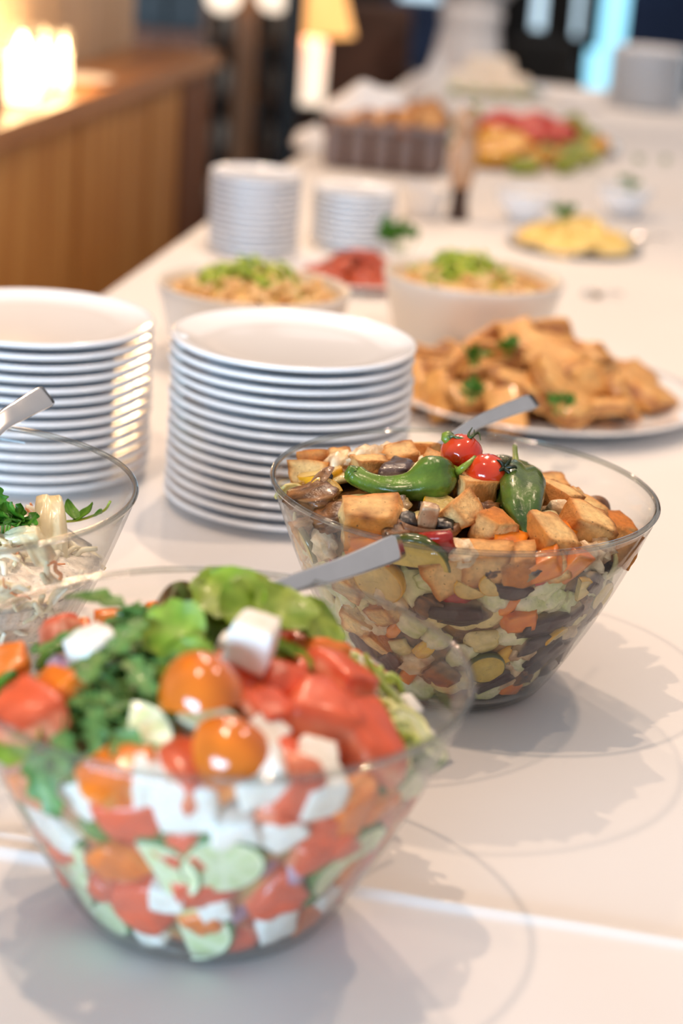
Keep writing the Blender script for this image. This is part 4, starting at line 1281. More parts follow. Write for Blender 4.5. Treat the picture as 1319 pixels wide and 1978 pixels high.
# against the front glass
for a in [('bread_cube', 935, 1112, 1.15, 0.0, 'square toasted bread cube pressed flat against the front glass'),
          ('bread_cube', 1003, 1118, 1.1, 0.2, 'toasted bread cube against the glass right of the square one'),
          ('bread_cube', 868, 1120, 1.2, 0.5, 'ragged toasted bread piece against the glass left of the square cube'),
          ('red_pepper_piece', 1046, 1132, 1.1, 0.4, 'red pepper piece against the glass right of the bread cubes'),
          ('red_pepper_piece', 880, 1172, 1.3, 1.2, 'red pepper piece against the glass below the ragged bread'),
          ('red_pepper_piece', 838, 1072, 1.3, 0.3, 'red tomato-like pepper piece against the glass near the spoon end'),
          ('carrot_piece', 1052, 1108, 1.5, 0.5, 'orange piece against the glass right of the bread cubes'),
          ('carrot_piece', 1112, 1103, 1.3, 1.0, 'orange cube against the glass at the upper right'),
          ('orange_pepper_strip', 985, 1188, 1.2, 1.1, 'curled orange pepper strip against the middle of the glass'),
          ('carrot_piece', 1010, 1208, 1.3, 0.2, 'small orange block against the glass beside the curled strip'),
          ('cabbage_piece', 790, 1155, 1.4, 1.5, 'square pale cabbage piece against the glass above the front bowl rim'),
          ('courgette_slice', 800, 1100, 1.4, 1.6, 'courgette slice against the glass below the spoon end'),
          ('yellow_squash_slice', 725, 1128, 1.4, 0.4, 'yellow squash slice against the glass at the left'),
          ('onion_petal', 895, 1208, 1.4, 0.6, 'white onion piece against the glass below the dark patch'),
          ('onion_petal', 942, 1205, 1.3, 0.9, 'grey-white onion piece against the middle of the glass'),
          ('cabbage_piece', 1035, 1190, 1.2, 0.2, 'white cabbage piece against the glass right of the orange strip'),
          ('aubergine_piece', 1055, 1216, 1.3, 0.2, 'purple-skinned aubergine strip against the glass'),
          ('cabbage_piece', 1070, 1150, 1.2, 0.8, 'pale cabbage piece against the glass at the right'),
          ('yellow_pepper_piece', 985, 1282, 1.2, 0.7, 'bright yellow pepper piece against the lower glass'),
          ('chicken_piece', 990, 1312, 1.2, 0.3, 'pinkish roast piece against the glass below the yellow pepper'),
          ('chicken_piece', 1020, 1270, 1.1, 0.8, 'tan roast piece against the glass right of the yellow pepper'),
          ('aubergine_piece', 1056, 1275, 1.6, 0.9, 'long dark aubergine strip slanting down the right of the glass'),
          ('cabbage_piece', 1010, 1240, 1.2, 0.4, 'white cabbage piece against the glass above the tan roast piece'),
          ('onion_petal', 935, 1255, 1.1, 0.1, 'white onion piece against the glass left of the yellow pepper'),
          ('courgette_slice', 940, 1298, 1.0, 0.5, 'pale courgette slice against the lower glass'),
          ('aubergine_piece', 880, 1195, 1.3, 0.1, 'dark aubergine piece against the glass near the front bowl rim'),
          ('carrot_piece', 705, 1068, 1.5, 0.1, 'orange strip against the glass behind the spoon handle')]:
    wb_(a[0], a[1], a[2], sc=a[3], spin=a[4], label=a[5])
KB = [('bread_cube', 4), ('onion_petal', 4), ('cabbage_piece', 3), ('chicken_piece', 3), ('fried_mushroom', 5), ('mushroom_half', 0.5), ('courgette_slice', 2), ('yellow_squash_slice', 1.5), ('aubergine_piece', 2), ('carrot_piece', 1.2), ('orange_pepper_strip', 1), ('red_pepper_piece', 1), ('yellow_pepper_piece', 0.7)]
KBW = [('bread_cube', 2.5), ('onion_petal', 4), ('cabbage_piece', 5), ('chicken_piece', 3), ('fried_mushroom', 1.5), ('courgette_slice', 2), ('yellow_squash_slice', 1.2), ('aubergine_piece', 2), ('carrot_piece', 1.2), ('orange_pepper_strip', 1.2), ('red_pepper_piece', 1), ('yellow_pepper_piece', 0.5)]
fill_zone(B, 'B', 'top', KB, 0.0185, 2600, random.Random(5), 0.7)
fill_zone(B, 'B', 'wall', KBW, 0.0185, 2600, random.Random(6), 0.5, amin=-1.6, amax=1.6)
SB0 = tp(818, 868, 0.006)
spoon('serving_spoon', [SB0 + Vector((-0.02, -0.02, -0.012)), SB0, at_y(905, 826, 1.59), at_y(970, 796, 1.66), at_y(1033, 773, 1.73)], 0.0085, 0.0042, 'steel serving spoon rising from the back of the sharp middle salad', 0.05, up=(0.25, -0.75, 0.6))

# ---------------------------------------------------------------- front bowl: tomato, feta and rocket
LA = Vector((-0.0687, 1.0607, 0.0034))
glass_bowl(LA, 'clear glass bowl of tomato, feta and rocket salad, nearest the camera')
A = Bowl(LA, 0.122, 0.178, (-0.022, -0.016), 0.150); A.taken = []
core(A, 'chopped tomato and cucumber packed between the pieces of the front bowl', rgb(206, 80, 40), rgb(196, 186, 120), rgb(120, 40, 40))


def pa(kind, px, py, **k): return put(A, 'A', 'top', kind, px, py, **k)


for a in [('orange_tomato_wedge', 385, 1342, 1.12, 0.2, 'large amber tomato half in the middle of the front salad'),
          ('orange_tomato_wedge', 435, 1450, 1.05, 0.8, 'orange tomato piece below the amber tomato half'),
          ('orange_tomato_piece', 410, 1480, 1.0, 1.9, 'smaller orange tomato piece touching the front rim'),
          ('tomato_piece', 612, 1375, 1.3, 0.4, 'large red tomato piece right of centre in the front salad'),
          ('tomato_piece', 690, 1425, 1.25, 1.1, 'orange-red tomato piece beside the large red piece at the right'),
          ('tomato_piece', 640, 1310, 1.2, 0.7, 'pinkish red tomato piece behind the large red piece'),
          ('tomato_piece', 690, 1285, 0.8, 2.2, 'small bright red tomato piece at the right back'),
          ('tomato_piece', 510, 1370, 0.9, 1.5, 'small red tomato piece between the amber half and the red piece'),
          ('tomato_piece', 60, 1385, 1.2, 0.2, 'red tomato piece at the far left of the front salad'),
          ('orange_tomato_piece', 125, 1330, 0.9, 0.4, 'orange tomato piece at the left above the red piece'),
          ('tomato_piece', 370, 1475, 1.0, 2.1, 'red tomato piece at the front rim left of the orange piece'),
          ('tomato_piece', 530, 1465, 0.9, 0.1, 'dark red tomato piece among the feta at the front rim'),
          ('orange_tomato_piece', 215, 1500, 1.0, 0.9, 'orange tomato piece at the front rim under the rocket'),
          ('red_onion_petal', 120, 1265, 1.5, 0.3, 'pink onion piece at the left back of the front salad'),
          ('red_onion_petal', 640, 1480, 1.2, 1.2, 'purple onion piece at the front rim right of the feta'),
          ('feta_cube', 190, 1262, 1.1, 0.5, 'white feta piece at the left back beside the pink onion'),
          ('feta_cube', 295, 1512, 1.15, 0.2, 'white feta cube at the front rim below the rocket'),
          ('feta_cube', 590, 1472, 1.2, 0.9, 'white feta cube at the front rim below the large red piece'),
          ('feta_cube', 505, 1420, 0.9, 0.4, 'small feta cube right of the orange tomato piece'),
          ('feta_cube', 470, 1226, 1.25, 0.4, 'big white crumbled feta lump on top of the rocket'),
          ('feta_cube', 450, 1262, 0.95, 1.4, 'feta piece just below the big white lump'),
          ('feta_cube', 680, 1262, 0.9, 0.3, 'cream feta piece above the small red tomato at the right back'),
          ('cucumber_slice', 250, 1430, 1.2, 0.2, 'pale cucumber slice under the rocket at the left front'),
          ('cucumber_slice', 400, 1418, 1.0, 1.0, 'cucumber slice edge left of the orange tomato piece'),
          ('cucumber_slice', 805, 1430, 1.1, 0.4, 'pale cucumber slice at the right rim')]:
    pa(a[0], a[1], a[2], sc=a[3], spin=a[4], label=a[5], lift=0.010 if 'wedge' in a[0] else (0.026 if a[2] == 1226 else 0.004))
for px, py in [(340, 1340), (385, 1335), (430, 1345), (385, 1370)]: A.taken.append((A.hit_top(px, py, 0.012)[0], 'top', 1.0))
rr = random.Random(21)
for k in range(92):                                       # the heap of rocket across the left of the top
    u = rr.random(); w = rr.uniform(-1, 1)
    px = 60 + 390 * u + 45 * w; py = 1440 - 240 * u + 62 * w
    if 310 < px and py > 1285: continue
    p, n = A.hit_top(px, py)
    A.taken.append((p, 'top', 0.9))
    n2 = (n + Vector((rr.uniform(-.4, .4), rr.uniform(-.5, .2), 0))).normalized()
    put(A, 'A', 'leafy', 'rocket_leaf', p=p, n=n2, sc=rr.uniform(0.55, 1.0), spin=rr.uniform(0, 6.28), v=k)
    FOOD[-1][0].location += n * (0.008 + 0.014 * rr.random())
for px, py, sc, sp in [(430, 1165, 1.0, 0.3), (490, 1170, 1.1, 2.0), (540, 1190, 1.0, 1.0), (400, 1195, 0.9, 3.0), (560, 1215, 1.0, 4.2), (520, 1160, 1.1, 3.4), (460, 1150, 1.0, 1.4), (585, 1195, 0.9, 0.2), (350, 1210, 0.9, 5.0), (60, 1440, 0.8, 2.6)]:
    p, n = A.hit_top(px, py + 8, 0.030)
    put(A, 'A', 'leafy', 'lettuce_leaf', p=p, n=(n + Vector((0.1, -0.8, 0))).normalized(), sc=sc, spin=sp)
    FOOD[-1][0].location += Vector((0, 0, 0.027))
for k in range(150):
    px, py = rr.uniform(600, 830), rr.uniform(1220, 1470)
    if py < 1150 + (px - 560) * 0.65 or (px < 715 and py > 1285): continue
    p, n = A.hit_top(px, py)
    if math.hypot(p.x, p.y) > r_in(p.z) - 0.020: continue
    A.taken.append((p, 'top', 0.7))
    put(A, 'A', 'leafy', 'sprout_strand', p=p, n=(n + Vector((rr.uniform(-.5, .5), rr.uniform(-.5, .5), 0))).normalized(), sc=rr.uniform(0.8, 1.3), spin=rr.uniform(0, 6.28), v=k)
    FOOD[-1][0].location += n * (0.004 + 0.012 * rr.random())
for a in [('feta_cube', 357, 1580, 1.7, 0.1, 'largest white feta cube against the front glass'),
          ('feta_cube', 510, 1535, 1.3, 0.4, 'white feta cube against the glass right of the largest one'),
          ('feta_cube', 632, 1560, 1.3, 0.0, 'square white feta cube against the glass at the upper right'),
          ('feta_cube', 550, 1622, 1.25, 0.7, 'tilted white feta cube against the glass at the right'),
          ('feta_cube', 455, 1625, 1.2, 0.2, 'white feta cube against the middle of the glass'),
          ('feta_cube', 148, 1556, 1.2, 0.8, 'white feta cube against the glass at the upper left'),
          ('feta_cube', 105, 1625, 1.2, 0.9, 'white feta cube against the glass at the far left'),
          ('feta_cube', 415, 1770, 0.9, 0.3, 'small white feta cube against the lower glass'),
          ('feta_cube', 545, 1800, 1.2, 0.2, 'white feta cube against the lower right glass'),
          ('cucumber_slice', 295, 1690, 1.3, 0.3, 'cucumber slice against the glass left of centre'),
          ('cucumber_slice', 430, 1680, 1.2, 1.7, 'upright cucumber slice against the middle glass'),
          ('cucumber_slice', 350, 1845, 1.4, 0.2, 'cucumber slice lying at the bottom of the glass'),
          ('cucumber_slice', 180, 1760, 1.2, 0.8, 'cucumber slice against the lower left glass'),
          ('green_pepper_piece', 170, 1625, 1.2, 0.6, 'green pepper piece against the left glass below the feta'),
          ('green_pepper_piece', 290, 1610, 1.2, 2.2, 'green pepper piece left of the largest feta cube'),
          ('tomato_piece', 240, 1600, 1.1, 0.2, 'red tomato piece against the glass between two feta cubes'),
          ('tomato_piece', 360, 1660, 0.9, 0.9, 'red tomato piece below the largest feta cube'),
          ('tomato_piece', 270, 1770, 1.2, 0.5, 'dark red tomato piece against the lower left glass'),
          ('tomato_piece', 390, 1735, 1.0, 0.2, 'red tomato piece against the lower middle glass'),
          ('tomato_piece', 580, 1560, 1.0, 1.3, 'red tomato piece between the right feta cubes'),
          ('tomato_piece', 640, 1660, 1.1, 0.5, 'red tomato piece against the right glass'),
          ('orange_tomato_piece', 200, 1545, 0.9, 0.3, 'orange tomato piece against the glass under the rim'),
          ('orange_tomato_piece', 210, 1680, 1.0, 0.6, 'orange tomato piece against the left glass'),
          ('orange_tomato_piece', 395, 1795, 0.7, 0.6, 'orange tomato piece against the lower glass'),
          ('red_onion_petal', 490, 1710, 1.4, 0.4, 'purple onion piece against the glass right of the cucumber'),
          ('red_onion_petal', 450, 1795, 1.3, 0.9, 'purple onion piece against the lower middle glass'),
          ('orange_tomato_piece', 620, 1780, 0.9, 0.2, 'orange tomato piece at the lower right of the glass')]:
    put(A, 'A', 'wall', a[0], a[1], a[2], sc=a[3], spin=a[4], label=a[5])
KA = [('tomato_piece', 4), ('feta_cube', 2.5), ('cucumber_slice', 3), ('orange_tomato_piece', 2.5), ('red_onion_petal', 2), ('green_pepper_piece', 1.5)]
fill_zone(A, 'A', 'top', KA, 0.028, 1500, random.Random(15), 0.6, 0.7, 1.0)
fill_zone(A, 'A', 'wall', KA, 0.0255, 1800, random.Random(16), 0.5, amin=-1.6, amax=1.6)
SE1, SE2 = at_y(776, 1053, 1.285), at_y(545, 1134, 1.185)
SD = SE2 - SE1
spoon('serving_spoon', [SE2 + SD * 0.55, SE2 + SD * 0.25, SE2, SE2.lerp(SE1, 0.5) - Vector((0, 0, 0.002)), SE1], 0.0105, 0.0042, 'steel serving spoon leaning out of the front salad toward the middle bowl', 0.05, up=(0.2, -0.9, 0.35))

# ---------------------------------------------------------------- left bowl: white cabbage salad
LC = Vector((-0.3175, 1.3660, 0.0005))
glass_bowl(LC, 'clear glass bowl of creamy white cabbage salad, cut by the left frame edge')
Cb = Bowl(LC, 0.116, 0.140, (-0.05, 0.0), 0.150); Cb.taken = []
core(Cb, 'creamy cabbage and carrot mix filling the left bowl', rgb(250, 244, 234), rgb(242, 232, 218), rgb(238, 214, 190), 0.004, 0.004)
rr = random.Random(33)
for k in range(80):
    px, py = rr.uniform(-60, 165), rr.uniform(975, 1075)
    p, n = Cb.hit_top(px, py)
    if math.hypot(p.x, p.y) > r_in(p.z) - 0.012: continue
    kd = rr.choices(['cabbage_strand', 'carrot_strand', 'cabbage_ribbon'], [7, 1.6, 1])[0]
    put(Cb, 'C', 'leafy', kd, p=p, n=(n + Vector((rr.uniform(-.5, .5), rr.uniform(-.5, .5), 0))).normalized(), sc=rr.uniform(0.6, 1.0), spin=rr.uniform(0, 6.28), v=k)
for k in range(26):
    px, py = rr.uniform(-20, 135), rr.uniform(1075, 1330)
    p, n = Cb.hit_wall(px, py)
    kd = rr.choices(['cabbage_strand', 'carrot_strand', 'cabbage_ribbon'], [6, 1.4, 1])[0]
    put(Cb, 'C', 'wall', kd, p=p, n=n, sc=rr.uniform(0.6, 1.0), spin=rr.uniform(0, 6.28), v=k)
for px, py, sc, sp, nn, lab in [(95, 968, 1.5, 1.5, Vector((0.3, -0.9, 0.5)), 'curled white cabbage ribbon standing up at the right of the left salad'), (44, 975, 0.8, 0.5, Vector((-0.2, -0.8, 0.6)), 'white cabbage ribbon standing behind the parsley in the left salad')]:
    put(Cb, 'C', 'top', 'cabbage_ribbon', px, py + 30, sc=sc, spin=sp, n=nn.normalized(), lift=0.018, label=lab)


def sprig(name, loc, lab, seed, size, n=7, group=None):
    o = tag(empty(name, loc), lab, 'herb', group); parsley(name, o, seed, n, size); return o


sprig('parsley_sprig', LC + Cb.hit_top(6, 1040)[0] + Vector((0, 0, -0.002)), 'green parsley sprig on the creamy salad at the left edge', 61, 0.024, 10)
p = LC + Cb.hit_top(140, 1030)[0]
sh_ = tag(empty('pea_shoot', p), 'small pea shoot with a tendril lying on the creamy left salad', 'herb')
link('stem', mesh_sweep('stem', spline([(-0.03, 0, 0.004), (-0.012, 0.002, 0.008), (0.006, 0, 0.012), (0.024, 0.003, 0.020), (0.03, 0.0, 0.03)], 14), [0.0011] * 15, [rgb(170, 190, 70)] * 15, 'crisp'), parent=sh_)
for k, (x, z, s_, a) in enumerate([(0.0, 0.011, 0.022, 0.4), (0.004, 0.012, 0.020, 2.4), (0.016, 0.016, 0.014, 5.5)]):
    link('leaf', leaf('leaf', s_, s_ * 0.6, 1, 70 + k, rgb(78, 140, 30), rgb(120, 170, 50), 0.8, depth=0.0, stalk=0.05), parent=sh_, loc=(x, 0, z), rot=(0, -0.3, a))
spoon('serving_spoon', [LC + Vector((-0.02, -0.01, 0.125)), LC + Vector((0.0, 0.0, 0.15)), at_y(-15, 832, 1.44), at_y(40, 792, 1.475), at_y(93, 763, 1.51)], 0.0105, 0.0062, 'steel serving spoon leaning out of the left bowl, its handle end in focus', 0.05, up=(0.3, -0.75, 0.55))
#PART3
# ---------------------------------------------------------------- small pieces for the far dishes
def p_fried(v, n, s): return mixc(mixc(rgb(220, 152, 74), rgb(240, 192, 120), 0.5 + nz3(v, 2, s)), rgb(138, 72, 26), 0.9 * nz3(v, 1.5, s + 3) + (0.6 if abs(v[2]) < 0.7 else -0.1))


for s in range(5):
    var('chicken_strip', [('chicken_strip', block('chicken_strip', (0.078, 0.041 + 0.002 * s, 0.022), 300 + s, 'meat', p_fried, 0.3, 0.2, 0.25, 1.2, 0.05))])
    var('dried_tomato', [('dried_tomato', shell('dried_tomato', 0.022, 1.9, 0.036, 0.003, 310 + s, 'wet', rgb(176, 58, 30), rgb(206, 94, 56), ruffle=0.003))])
    var('cheese_slice', [('cheese_slice', block('cheese_slice', (0.062, 0.045, 0.007), 320 + s, 'cheese', solid(rgb(253, 224, 146), rgb(248, 208, 114)), 0.05, 0.04, 0.1, fine=0.01))])
    var('roast_pepper', [('roast_pepper', shell('roast_pepper', 0.045, 1.8, 0.085, 0.006, 330 + s, 'wet', rgb(190, 30, 14), rgb(214, 66, 28), ruffle=0.003))])
    var('melon_wedge', [('melon_wedge', block('melon_wedge', (0.11, 0.042, 0.036), 340 + s, 'wet', solid(rgb(240, 184, 40), rgb(232, 150, 40)), 0.5, 0.12, 0.25))])
    var('green_squash_piece', [('green_squash_piece', block('green_squash_piece', (0.07, 0.036, 0.03), 350 + s, 'wet', solid(rgb(176, 176, 30), rgb(120, 136, 26)), 0.5, 0.15, 0.2))])
    var('bread_slice', [('bread_slice', block('bread_slice', (0.085, 0.075, 0.014), 360 + s, 'dry', lambda v, n, s: mixc(rgb(214, 156, 96), rgb(150, 84, 36), (max(abs(v[0]), abs(v[1])) - 0.75) * 4 + 0.4 * nz3(v, 2, s)), 0.18, 0.08, 0.1))])
    var('white_cheese', [('white_cheese', block('white_cheese', (0.13, 0.07, 0.05), 370 + s, 'cheese', solid(rgb(250, 240, 226), rgb(244, 228, 208)), 0.35, 0.1, 0.1))])
DEPTH.update({'chicken_strip': 0.012, 'dried_tomato': 0.003, 'cheese_slice': 0.0035, 'roast_pepper': 0.006, 'melon_wedge': 0.016, 'green_squash_piece': 0.014, 'bread_slice': 0.007, 'white_cheese': 0.025})


def platter(px, py, R, h, lab, mat='china', name='platter', cat='platter', lip=0.75):
    p = at(px, py, 0.0)
    prof = [(0, 0.002), (R * lip * 0.9, 0.002), (R * lip * 0.92, 0), (R * lip * 0.97, 0), (R * 0.93, h * 0.7), (R * 0.99, h - 0.004), (R, h - 0.002), (R * 0.99, h), (R * 0.92, h * 0.8), (R * lip, 0.007), (0, 0.006)]
    o = tag(link(name, lathe(name, prof, 72, M[mat]), loc=(p.x, p.y, 0.0008)), lab, cat)
    return Vector((p.x, p.y, 0.0008))


def heap(c, key, kinds, R, z0, peak, n, seed, gap, smin=0.85, smax=1.15, tilt=0.5, off=(0, 0), squash=1.0):
    rnd = random.Random(seed); pts = []
    ks, ws = [k for k, w in kinds], [w for k, w in kinds]
    for _ in range(n * 40):
        if len(pts) >= n: break
        a, r = rnd.uniform(0, 6.283), math.sqrt(rnd.random())
        x, y = off[0] + R * r * math.cos(a), off[1] + squash * R * r * math.sin(a)
        z = z0 + (peak - z0) * (1 - r * r)
        if any(math.hypot(x - q[0], y - q[1]) < gap for q in pts): continue
        pts.append((x, y))
        nn = Vector((math.cos(a) * r * 0.8 + rnd.uniform(-tilt, tilt), math.sin(a) * r * 0.8 + rnd.uniform(-tilt, tilt), 1)).normalized()
        k = rnd.choices(ks, ws)[0]; sc = rnd.uniform(smin, smax)
        loc = c + Vector((x, y, z))
        o = piece(k, loc, nn, rnd.uniform(0, 6.283) if key != 'chk' else -0.5 + rnd.uniform(-0.7, 0.7), sc, rnd.randrange(8))
        FOOD.append([o, key, 'top', k, loc, None])
    return pts


def mound(c, name, R, z0, peak, lab, c1, c2, c3, cat='salad', squash=1.0, off=(0, 0), base=None):
    V, C, Fc = [], [], []; n, mm = 48, 12
    for j in range(mm + 1):
        r = 1 - j / mm
        for i in range(n):
            a = 2 * PI * i / n
            z = z0 + (peak - z0) * (1 - r * r) + 0.006 * noise.noise(Vector((r * math.cos(a) * 6, r * math.sin(a) * 6, R * 50))) * (1 if j else 0)
            V.append((off[0] + R * r * math.cos(a), off[1] + squash * R * r * math.sin(a), z))
    for i in range(n): V.append((off[0] + R * 0.97 * math.cos(2 * PI * i / n), off[1] + squash * R * 0.97 * math.sin(2 * PI * i / n), base if base is not None else z0 - 0.02))
    for v in V: C.append(mixc(mixc(c1, c2, 0.5 + 1.2 * noise.noise(Vector(v) * 50)), c3, 1.3 * noise.noise(Vector(v) * 70 + Vector((3, 1, 8)))))
    for j in range(mm):
        for i in range(n): i2 = (i + 1) % n; Fc.append((j * n + i, j * n + i2, (j + 1) * n + i2, (j + 1) * n + i))
    k = (mm + 1) * n
    for i in range(n): i2 = (i + 1) % n; Fc.append((k + i, k + i2, i2, i))
    Fc.append(tuple(k + n - 1 - i for i in range(n)))
    return tag(link(name, mesh(name, V, Fc, M['fill'], cols=C), loc=c), lab, cat, kind='stuff')


# two deep cream bowls of pasta salad
def pasta_bowl(px, py, R, H, key, lab, seed, lvl):
    p = at(px, py, H); c = Vector((p.x, p.y, 0.0008))
    tag(link('serving_bowl', lathe('serving_bowl', bowl_prof(R, H, R * 0.82, 0.006, 0.04), 80, M['china_dull']), loc=c), lab, 'bowl')
    w = {'D': 'left', 'E': 'right'}[key]
    mound(c, 'pasta_salad', R * 0.93, H - lvl, H - lvl + 0.028, 'pasta salad filling the %s cream bowl' % w, rgb(238, 198, 130), rgb(228, 168, 100), rgb(206, 200, 100), base=H - lvl - 0.012)
    heap(c, key, [('pasta_twist', 1)], R * 0.84, H - lvl + 0.008, H - lvl + 0.034, 30, seed, 0.022)
    heap(c, key, [('spring_onion_shred', 1)], R * 0.60, H - lvl + 0.014, H - lvl + 0.046, 46, seed + 1, 0.010, off=(-0.01, 0.02))
    return c


pasta_bowl(492, 552, 0.130, 0.10, 'D', 'wide cream bowl of pasta salad behind the front plate stack', 401, 0.024)
pasta_bowl(915, 532, 0.130, 0.10, 'E', 'deep cream bowl of pasta salad behind the chicken platter', 411, 0.026)

# chicken platter
c = platter(1040, 782, 0.212, 0.026, 'large round white platter heaped with roast chicken pieces')
heap(c, 'chk', [('chicken_strip', 1)], 0.160, 0.022, 0.046, 27, 421, 0.046, tilt=0.75, off=(-0.015, 0))
heap(c, 'chk', [('chicken_strip', 1)], 0.105, 0.050, 0.074, 14, 423, 0.046, tilt=0.85, off=(-0.02, 0))
heap(c, 'chk', [('chicken_strip', 1)], 0.04, 0.074, 0.082, 4, 424, 0.034, tilt=0.4)
for k, (px, py, lab) in enumerate([(915, 708, 'parsley sprig on the back of the chicken heap'), (905, 778, 'parsley sprig low at the left of the chicken heap'), (985, 690, 'dark parsley sprig at the top of the chicken heap'), (1080, 800, 'small parsley sprig at the front right of the chicken heap')]):
    d = at(px, py, 0.075 if py < 720 else 0.055); sprig('parsley_sprig', d, lab, 430 + k * 7, 0.020, 6)

# red platter
c = platter(690, 545, 0.115, 0.016, 'small white platter of dried tomatoes between the cream bowls')
heap(c, 'red', [('dried_tomato', 1)], 0.085, 0.012, 0.040, 26, 441, 0.022)
heap(c, 'red', [('dried_tomato', 1)], 0.04, 0.040, 0.052, 7, 442, 0.02)
sprig('parsley_sprig', at(775, 490, 0.035), 'large parsley bunch at the right of the dried tomatoes', 447, 0.040, 14)

# small white bowls with dip, the single white bowl by the saucers
for px, py, R, H, lab, dlab, hl in [(1016, 372, 0.062, 0.055, 'small white dip bowl behind the cheese platter, left of two', 'pale dip in the left small white bowl', None), (1208, 366, 0.060, 0.052, 'small white dip bowl at the right table side, herb on top', 'pale dip in the right small white bowl', 'parsley sprig on the dip of the right small white bowl')]:
    p = at(px, py, H); c = Vector((p.x, p.y, 0.0008))
    tag(link('dip_bowl', lathe('dip_bowl', bowl_prof(R, H, R * 0.5, 0.004, 0.12), 48, M['china']), loc=c), lab, 'bowl')
    mound(c, 'dip', R * 0.86, H - 0.012, H - 0.004, dlab, rgb(246, 236, 220), rgb(240, 224, 200), rgb(236, 214, 186), 'dip', base=H - 0.020)
    if hl: sprig('parsley_sprig', c + Vector((0.005, 0.0, H - 0.004)), hl, 455, 0.022, 6)
p = at(818, 360, 0.058); c = Vector((p.x, p.y, 0.0008))
tag(link('dip_bowl', lathe('dip_bowl', bowl_prof(0.052, 0.058, 0.034, 0.004, 0.06), 48, M['china']), loc=c), 'small empty white bowl beside the saucer stack and the pepper mill', 'bowl')

# cheese platter
c = platter(1108, 478, 0.125, 0.010, 'round silver platter fanned with yellow cheese slices', 'silver', lip=0.85)
heap(c, 'che', [('cheese_slice', 1)], 0.100, 0.012, 0.026, 24, 461, 0.026, tilt=0.25)
heap(c, 'che', [('cheese_slice', 1)], 0.06, 0.030, 0.044, 10, 462, 0.026, tilt=0.35)
sprig('parsley_sprig', at(1090, 428, 0.048), 'parsley sprig crowning the yellow cheese slices', 467, 0.026, 9)

# bread basket
fl, fr_ = at(626, 322), at(842, 343)
wid, dep, hgt = (fr_ - fl).length, 0.18, 0.098
ang = math.atan2(fr_.y - fl.y, fr_.x - fl.x)
bk = tag(empty('bread_basket', ((fl.x + fr_.x) / 2 - math.sin(ang) * dep / 2, (fl.y + fr_.y) / 2 + math.cos(ang) * dep / 2, 0.0008), ang), 'rectangular grey woven bread basket with upright ribs', 'basket')
link('base', box_mesh('base', wid, dep, 0.01, M['willow_dark'], 0.002, (0, 0, 0.005)), parent=bk)
rib_me = {True: lathe('rib', [(0, 0.004), (0.0078, 0.004), (0.0092, hgt * 0.5), (0.0085, hgt), (0, hgt)], 10, M['willow']), False: lathe('rib', [(0, 0.004), (0.0078, 0.004), (0.0088, hgt * 0.5), (0.0080, hgt), (0, hgt)], 10, M['willow_dark'])}
nx_, ny_ = 14, 9
for k in range(nx_):
    for sy in (-1, 1): link('rib', rib_me[k % 3 != 2], parent=bk, loc=(-wid / 2 + wid * (k + 0.5) / nx_, sy * dep / 2, 0))
for k in range(1, ny_ - 1):
    for sx in (-1, 1): link('rib', rib_me[k % 3 != 1], parent=bk, loc=(sx * wid / 2, -dep / 2 + dep * (k + 0.5) / ny_, 0))
for sy in (-1, 1): link('wall', box_mesh('wall', wid - 0.01, 0.006, hgt - 0.006, M['willow_dark'], 0.001, (0, sy * (dep / 2 - 0.002), hgt / 2)), parent=bk)
for sx in (-1, 1): link('wall', box_mesh('wall', 0.006, dep - 0.01, hgt - 0.006, M['willow_dark'], 0.001, (sx * (wid / 2 - 0.002), 0, hgt / 2)), parent=bk)
loop = [(-wid / 2, -dep / 2), (wid / 2, -dep / 2), (wid / 2, dep / 2), (-wid / 2, dep / 2), (-wid / 2, -dep / 2)]
for k in range(4):
    link('rim', sweep([(loop[k][0], loop[k][1], hgt), (loop[k + 1][0], loop[k + 1][1], hgt)], [0.010, 0.010], [0.008, 0.008], n=8, name='rim', mat=M['willow']), parent=bk)
rr = random.Random(71)
bx = lambda x, y, z: bk.location + Vector((x * math.cos(ang) - y * math.sin(ang), x * math.sin(ang) + y * math.cos(ang), z))
for k in range(14):
    x = -wid / 2 + 0.04 + (wid - 0.08) * (k % 7) / 6; y = -0.045 if k < 7 else 0.01
    loc = bx(x, y + rr.uniform(-.01, .01), hgt + 0.006 + 0.014 * rr.random() + (0.012 if k >= 7 else 0))
    o = piece('bread_slice', loc, Vector((rr.uniform(-.5, .5), -0.5, 0.8)).normalized(), rr.uniform(-0.5, 0.5), 1.0, k)
    FOOD.append([o, 'bsk', 'top', 'bread_slice', loc, None])


def cloth_heap(name, loc, sx, sy, h, lab, seed):
    V, Fc = [], []; n, mm = 40, 12
    for j in range(mm + 1):
        r = j / mm
        for i in range(n):
            a = 2 * PI * i / n
            f = 0.14 * noise.noise(Vector((math.cos(a) * 2, math.sin(a) * 2, seed + r * 1.5)))
            z = h * (1 - r ** 2.4) * (1 + 0.5 * noise.noise(Vector((r * math.cos(a) * 2.2, r * math.sin(a) * 2.2, seed + 5)))) + 0.004
            V.append((sx * r * (1 + f) * math.cos(a), sy * r * (1 + f) * math.sin(a), max(0.001, z)))
    for j in range(mm):
        for i in range(n): i2 = (i + 1) % n; Fc.append((j * n + i, j * n + i2, (j + 1) * n + i2, (j + 1) * n + i))
    o = link(name, mesh(name, V, Fc, M['napkin']), loc=loc); o.modifiers.new('thickness', 'SOLIDIFY').thickness = 0.002
    return tag(o, lab, 'napkin')


